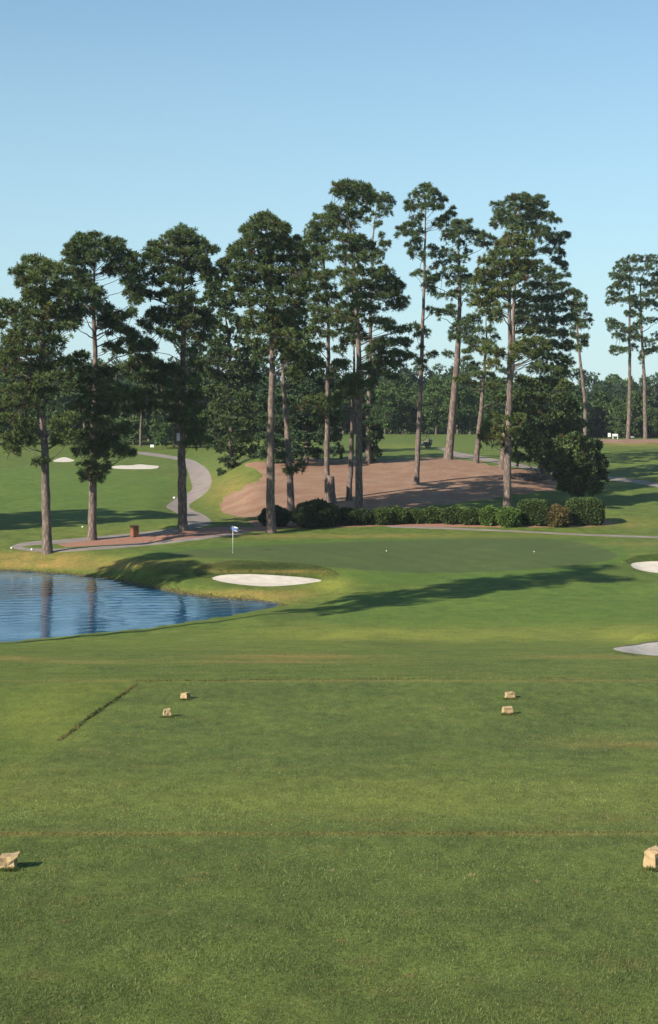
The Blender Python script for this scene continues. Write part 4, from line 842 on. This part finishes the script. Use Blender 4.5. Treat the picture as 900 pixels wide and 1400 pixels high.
bm = bmesh.new(); bbox(bm, (-.1, 0, .88), (.5, 1.0, .12), bevel=.04); bbox(bm, (-.38, 0, 1.1), (.1, 1.0, .42), bevel=.04); from_bm('seat', bm, M['vinyl'], r)
bm = bmesh.new(); bbox(bm, (.05, 0, 1.84), (1.75, 1.15, .07), bevel=.03); from_bm('roof', bm, M['cartdark'], r)
for sx in (-.72, .72):
    for sy in (-.5, .5):
        bm = bmesh.new(); bcyl(bm, (sx*1.0, sy, .55), (sx*.95, sy, 1.82), .022); from_bm('roof_post', bm, M['dark'], r)
for sx in (-.7, .75):
    for sy in (-.5, .5):
        bm = bmesh.new(); bcyl(bm, (sx, sy-.09, .23), (sx, sy+.09, .23), .23, seg=20); w_ = from_bm('wheel', bm, M['tyre'], r)
        bm = bmesh.new(); bcyl(bm, (sx, sy-.1, .23), (sx, sy+.1, .23), .11, seg=14); from_bm('rim', bm, M['cartwhite'], w_)
bm = bmesh.new(); bcyl(bm, (.45, .25, .9), (.3, .25, 1.12), .02); bcyl(bm, (.3, .25, 1.12), (.28, .25, 1.15), .17, seg=16); from_bm('steering_wheel', bm, M['dark'], r)
for sy, mt, lb in ((-.25, 'dark', 'black golf bag strapped on the back of the cart'), (.25, 'cartdark', 'dark green golf bag strapped on the back of the cart')):
    q = empty('golf_bag', Vector(p)+Matrix.Rotation(math.radians(200), 3, 'Z') @ Vector((-1.08, sy, .35)), lb, 'golf bag', rz=math.radians(200))
    bm = bmesh.new(); bcyl(bm, (0, 0, 0), (-.12, 0, .9), .13, .16, 14); from_bm('bag_body', bm, M[mt], q)
    bm = bmesh.new()
    for k in range(6):
        a = k*1.05; bcyl(bm, (-.1+.07*math.cos(a), .07*math.sin(a), .8), (-.16+.12*math.cos(a), .12*math.sin(a), 1.12), .012, seg=6); bbox(bm, (-.16+.12*math.cos(a), .12*math.sin(a), 1.14), (.08, .04, .06))
    from_bm('clubs', bm, M['cartwhite'], q)

# ------------------------------------------------------------------ small white things
def signpost(u, vb, w, h, label, nm, legs=.4, rz=0):
    p = G(u, vb); s = p.y/F; w *= s; h *= s
    r = empty(nm, p, label, 'sign', rz=rz)
    bm = bmesh.new(); bbox(bm, (0, 0, legs+h/2), (w, .05, h), bevel=.01); from_bm('board', bm, M['white'], r)
    for sx in (-1, 1):
        bm = bmesh.new(); bbox(bm, (sx*w*.32, .04, (legs+h*.5)/2), (.05, .04, legs+h*.5)); from_bm('post', bm, M['bark_grey'], r)
signpost(833.5, 599.4, 4, 5.5, 'upright white board on posts beside the straw bank, left of the far pine pair', 'white_board', .25)
signpost(865, 599.4, 5, 2.4, 'small low white board between the far pair of pines', 'white_board', .1, .5)
p = G(841.5, 600); r = empty('white_bench', p, 'low pale bench on the straw bank just left of the far pair of pines', 'bench')
bm = bmesh.new(); bbox(bm, (0, 0, .42), (.95, .4, .06), bevel=.01); from_bm('seat', bm, M['white'], r)
bm = bmesh.new(); bbox(bm, (0, .2, .68), (.95, .05, .3), bevel=.01); from_bm('backrest', bm, M['white'], r)
for sx in (-.38, .38): 
    bm = bmesh.new(); bbox(bm, (sx, 0, .2), (.08, .36, .4)); from_bm('leg', bm, M['white'], r)
signpost(208, 614, 5, 3.6, 'small white board in front of the wood beyond the left fairway', 'white_board', .35)
def peg(u, vb, w, h, label):
    p = G(u, vb); s = p.y/F; bm = bmesh.new()
    bmesh.ops.create_icosphere(bm, subdivisions=2, radius=.5)
    for v_ in bm.verts: v_.co *= 1+rs.uniform(-.08, .08)
    bmesh.ops.transform(bm, verts=bm.verts[:], matrix=Matrix.Diagonal((w*s, w*s, h*s*1.3, 1)))
    o = from_bm('white_edge_stone', bm, M['white'], None, True); o.location = p+Vector((0, 0, h*s*.3)); tag(o, label, 'stone')
peg(16, 750, 3.2, 2.6, 'white painted stone at the far left tip of the looping path')
peg(43.5, 752, 3.2, 2.6, 'white painted stone on the lower edge of the path, left of the nearest pine')
peg(238.5, 681.5, 4, 2.6, 'white painted stone at the corner of the curving path')
peg(113, 721, 2.4, 2, 'tiny white stone out on the left fairway grass')
def ball(u, vb, label):
    p = G(u, vb); bm = bmesh.new(); bmesh.ops.create_uvsphere(bm, u_segments=16, v_segments=10, radius=.05)
    o = from_bm('golf_ball', bm, M['white'], None, True); o.location = p+Vector((0, 0, .05)); tag(o, label, 'golf ball')
ball(528.5, 754, 'white ball left of centre on the putting green'); ball(730.5, 755, 'white ball right of centre on the putting green')
# nest box on the pine by the path
p = G(250, 725); s = p.y/F
r = empty('nest_box', (p.x-.40, p.y-.2, CAMZ-(603-HV)*s), 'white box with a dark roof fixed on the trunk of the path side pine', 'nest box')
bm = bmesh.new(); bbox(bm, (0, 0, .42), (.30, .28, .78), bevel=.02); from_bm('box', bm, M['white'], r)
bm = bmesh.new(); bbox(bm, (0, -.02, .86), (.38, .40, .07), rx=.25, bevel=.01); from_bm('roof', bm, M['dark'], r)
bm = bmesh.new(); bcyl(bm, (0, -.15, .58), (0, -.139, .58), .05, seg=14); from_bm('entrance_hole', bm, M['dark'], r)

# ------------------------------------------------------------------ near grass
def blades(name, n, dmin, dmax, hgt, wid, col, label, path=None, spread=.1, umin=-60, umax=960, spots=False):
    if path is None:
        # even in area
        d = dmin*(dmax/dmin)**(rs.uniform(0, 1, n)**1.15); u = rs.uniform(umin, umax, n)
    else:
        P = np.array([tuple(G(*q))[:2] for q in path]); L = np.r_[0, np.cumsum(np.hypot(*np.diff(P, axis=0).T))]
        t = rs.uniform(0, L[-1], n) if not spots else L[rs.randint(0, len(L), n)]; x = np.interp(t, L, P[:, 0])+rs.normal(0, spread, n); d = np.interp(t, L, P[:, 1])+rs.normal(0, spread, n); u = CU+F*x/d
    x = (u-CU)/F*d; zz = height_ud(u, d)+CAMZ
    def vn(sc, seed):
        q = np.random.RandomState(seed).rand(128, 128); X = (x*sc) % 128; Y = (d*sc) % 128; i = X.astype(int); j = Y.astype(int); fx = smooth(X-i); fy = smooth(Y-j)
        i1 = (i+1) % 128; j1 = (j+1) % 128
        return (q[i, j]*(1-fx)+q[i1, j]*fx)*(1-fy)+(q[i, j1]*(1-fx)+q[i1, j1]*fx)*fy
    patch = vn(.9, 1)*.4+vn(2.6, 2)*.35+vn(7, 3)*.25; dryp = np.clip((vn(.6, 4)*.35+vn(1.9, 5)*.35+vn(6, 6)*.3-.56)*7, 0, 1)*np.where(d < 14, .45, 1)
    pt = .5+.5*np.sin(x*2.1+1.3*np.sin(d*1.7))*np.sin(d*2.7+1.1*np.sin(x*1.3))
    a = rs.uniform(0, 2*math.pi, n); w = wid*rs.uniform(.6, 1.4, n)*(d/12)**.5; h = hgt*rs.uniform(.4, 1.3, n)*(.75+.5*pt)
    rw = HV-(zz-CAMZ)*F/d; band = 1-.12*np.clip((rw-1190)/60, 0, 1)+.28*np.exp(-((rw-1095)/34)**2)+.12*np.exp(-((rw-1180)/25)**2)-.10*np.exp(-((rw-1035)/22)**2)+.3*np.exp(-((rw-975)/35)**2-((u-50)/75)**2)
    b = np.stack([x, d, zz-.003], 1); t1 = np.stack([np.cos(a)*w, np.sin(a)*w, 0*a], 1)*.5
    lean = np.stack([rs.normal(0, .55, n)*h, rs.normal(0, .55, n)*h, h], 1)
    V = np.stack([b-t1, b+t1, b+lean], 1).reshape(-1, 3)
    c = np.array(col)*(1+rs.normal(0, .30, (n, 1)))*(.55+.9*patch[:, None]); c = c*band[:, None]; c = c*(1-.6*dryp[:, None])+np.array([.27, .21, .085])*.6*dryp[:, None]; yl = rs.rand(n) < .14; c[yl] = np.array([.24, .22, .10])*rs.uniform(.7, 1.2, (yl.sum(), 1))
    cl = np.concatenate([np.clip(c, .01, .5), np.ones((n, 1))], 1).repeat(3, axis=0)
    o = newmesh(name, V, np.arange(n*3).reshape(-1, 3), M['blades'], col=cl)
    tag(o, label, 'grass', kind='stuff')
blades('tee_grass', 520000, 8.5, 75, .018, .0065, (.152, .192, .064), 'short mown grass of the tee in the foreground')
blades('tee_edge_grass', 2400, 0, 0, .022, .010, (.17, .15, .06), 'longer dry grass along the step between the two tee levels', [(-60, 1140), (300, 1141), (600, 1140), (960, 1137)], .05)
blades('tee_edge_grass', 2500, 0, 0, .03, .02, (.14, .13, .05), 'longer grass along the far edge of the tee', [(180, 932), (450, 930), (960, 931)], .09)
blades('tee_edge_grass', 1500, 0, 0, .035, .016, (.05, .065, .025), 'dark ragged line of longer grass slanting down the left side of the tee', [(186, 936), (165, 952), (140, 969), (115, 986), (96, 1002), (80, 1013)], .018)
blades('marker_base_grass', 2600, 0, 0, .035, .009, (.10, .135, .04), 'grass left a little long round the bases of the stone markers', [(2, 1190), (10, 1190.5), (20, 1190), (891, 1190), (899, 1190.5), (907, 1190), (224, 981), (232, 981), (250, 957), (257, 957), (690, 977.5), (700, 977.5), (693, 956), (703, 956)], .03, spots=True)
SPOTS = [(455, 1190), (645, 1197), (732, 1205), (282, 1195), (175, 1107), (468, 1287), (560, 1335), (90, 1260), (330, 1050)]
blades('dry_clippings', 700, 0, 0, .012, .012, (.34, .28, .14), 'scraps of pale dry clippings scattered on the mown tee', SPOTS, .02, spots=True)
blades('dry_clippings', 3500, 0, 0, .012, .012, (.24, .20, .09), 'faint dry brown streak across the right side of the tee', [(740, 1013), (820, 1015), (960, 1019)], .5)
P_ = [tuple(q) for q in ((384, 828), (345, 821.5), (300, 818.5), (262, 814.5), (238, 810.5), (215, 805.5), (190, 799.5), (160, 793.5), (120, 788.5), (70, 784.5), (30, 781.5), (-20, 780.5))]
blades('bank_grass', 5000, 0, 0, .07, .03, (.19, .17, .06), 'long yellowish grass along the far water edge', P_, .3)

# ------------------------------------------------------------------ sky, sun, haze, camera
w = bpy.data.worlds.new('World'); S.world = w; w.use_nodes = True
nt = w.node_tree; bg = nt.nodes['Background']
sk = nt.nodes.new('ShaderNodeTexSky'); sk.sky_type = 'NISHITA'; sk.sun_disc = False
az = math.radians(SH_AZ)
sd_ = Vector((-math.cos(az), -math.sin(az), math.tan(math.radians(ELEV)))).normalized()   # towards the sun
sk.sun_elevation = math.radians(ELEV)
sk.sun_rotation = math.atan2(sd_.x, sd_.y)          # clockwise from +Y
sk.altitude = 50; sk.air_density = 1.0; sk.dust_density = .3; sk.ozone_density = 3.0
_tc = nt.nodes.new('ShaderNodeTexCoord'); _sx = nt.nodes.new('ShaderNodeSeparateXYZ'); nt.links.new(_tc.outputs['Generated'], _sx.inputs[0])
# thicker whitish-blue air towards the horizon, the same all round
nt.links.new(mix(nt, mrange(nt, _sx.outputs[2], 0, .30, .75, .08), mix(nt, 1.0, sk.outputs[0], (.92, 1.06, 1.02), 'MULTIPLY'), (3.7, 5.2, 6.0)), bg.inputs[0]); bg.inputs[1].default_value = .0735
L = bpy.data.lights.new('sun', 'SUN'); L.energy = 5.0; L.angle = math.radians(.5); L.color = (1, .91, .78)
lo = bpy.data.objects.new('sun', L); C.objects.link(lo); lo.rotation_euler = (-sd_).to_track_quat('-Z', 'Y').to_euler(); lo.location = (-60, -40, 60)

HAZE = .00009
if HAZE:
    bm = bmesh.new(); bbox(bm, (0, 370, 22), (1700, 1100, 78))
    m = bpy.data.materials.new('haze_air'); m.use_nodes = True; t = m.node_tree; t.nodes.clear()
    o_ = t.nodes.new('ShaderNodeOutputMaterial'); pv = t.nodes.new('ShaderNodeVolumePrincipled')
    pv.inputs['Color'].default_value = (.74, .86, 1, 1); pv.inputs['Density'].default_value = HAZE; pv.inputs['Anisotropy'].default_value = 0.0
    t.links.new(pv.outputs[0], o_.inputs['Volume'])
    h = from_bm('haze', bm, m); tag(h, 'thin pale blue air over the whole course', 'haze', kind='stuff')

cam = bpy.data.cameras.new('camera'); co = bpy.data.objects.new('camera', cam); C.objects.link(co)
co.location = (0, 0, CAMZ); co.rotation_euler = (math.pi/2, 0, 0)
cam.sensor_fit = 'HORIZONTAL'; cam.sensor_width = 36; cam.lens = 36*F/900
cam.shift_y = -(700-HV)/900; cam.clip_end = 3000; cam.clip_start = .1
S.camera = co
S.render.resolution_x = 658; S.render.resolution_y = 1024
vs = S.view_settings; vs.view_transform = 'Standard'; vs.look = 'None'; vs.exposure = 0.95; vs.gamma = 1
vs.use_curve_mapping = False
S.cycles.volume_bounces = 0
print('far', far_n, 'tris', sum(len(o.data.polygons) for o in bpy.data.objects if o.type == 'MESH'))
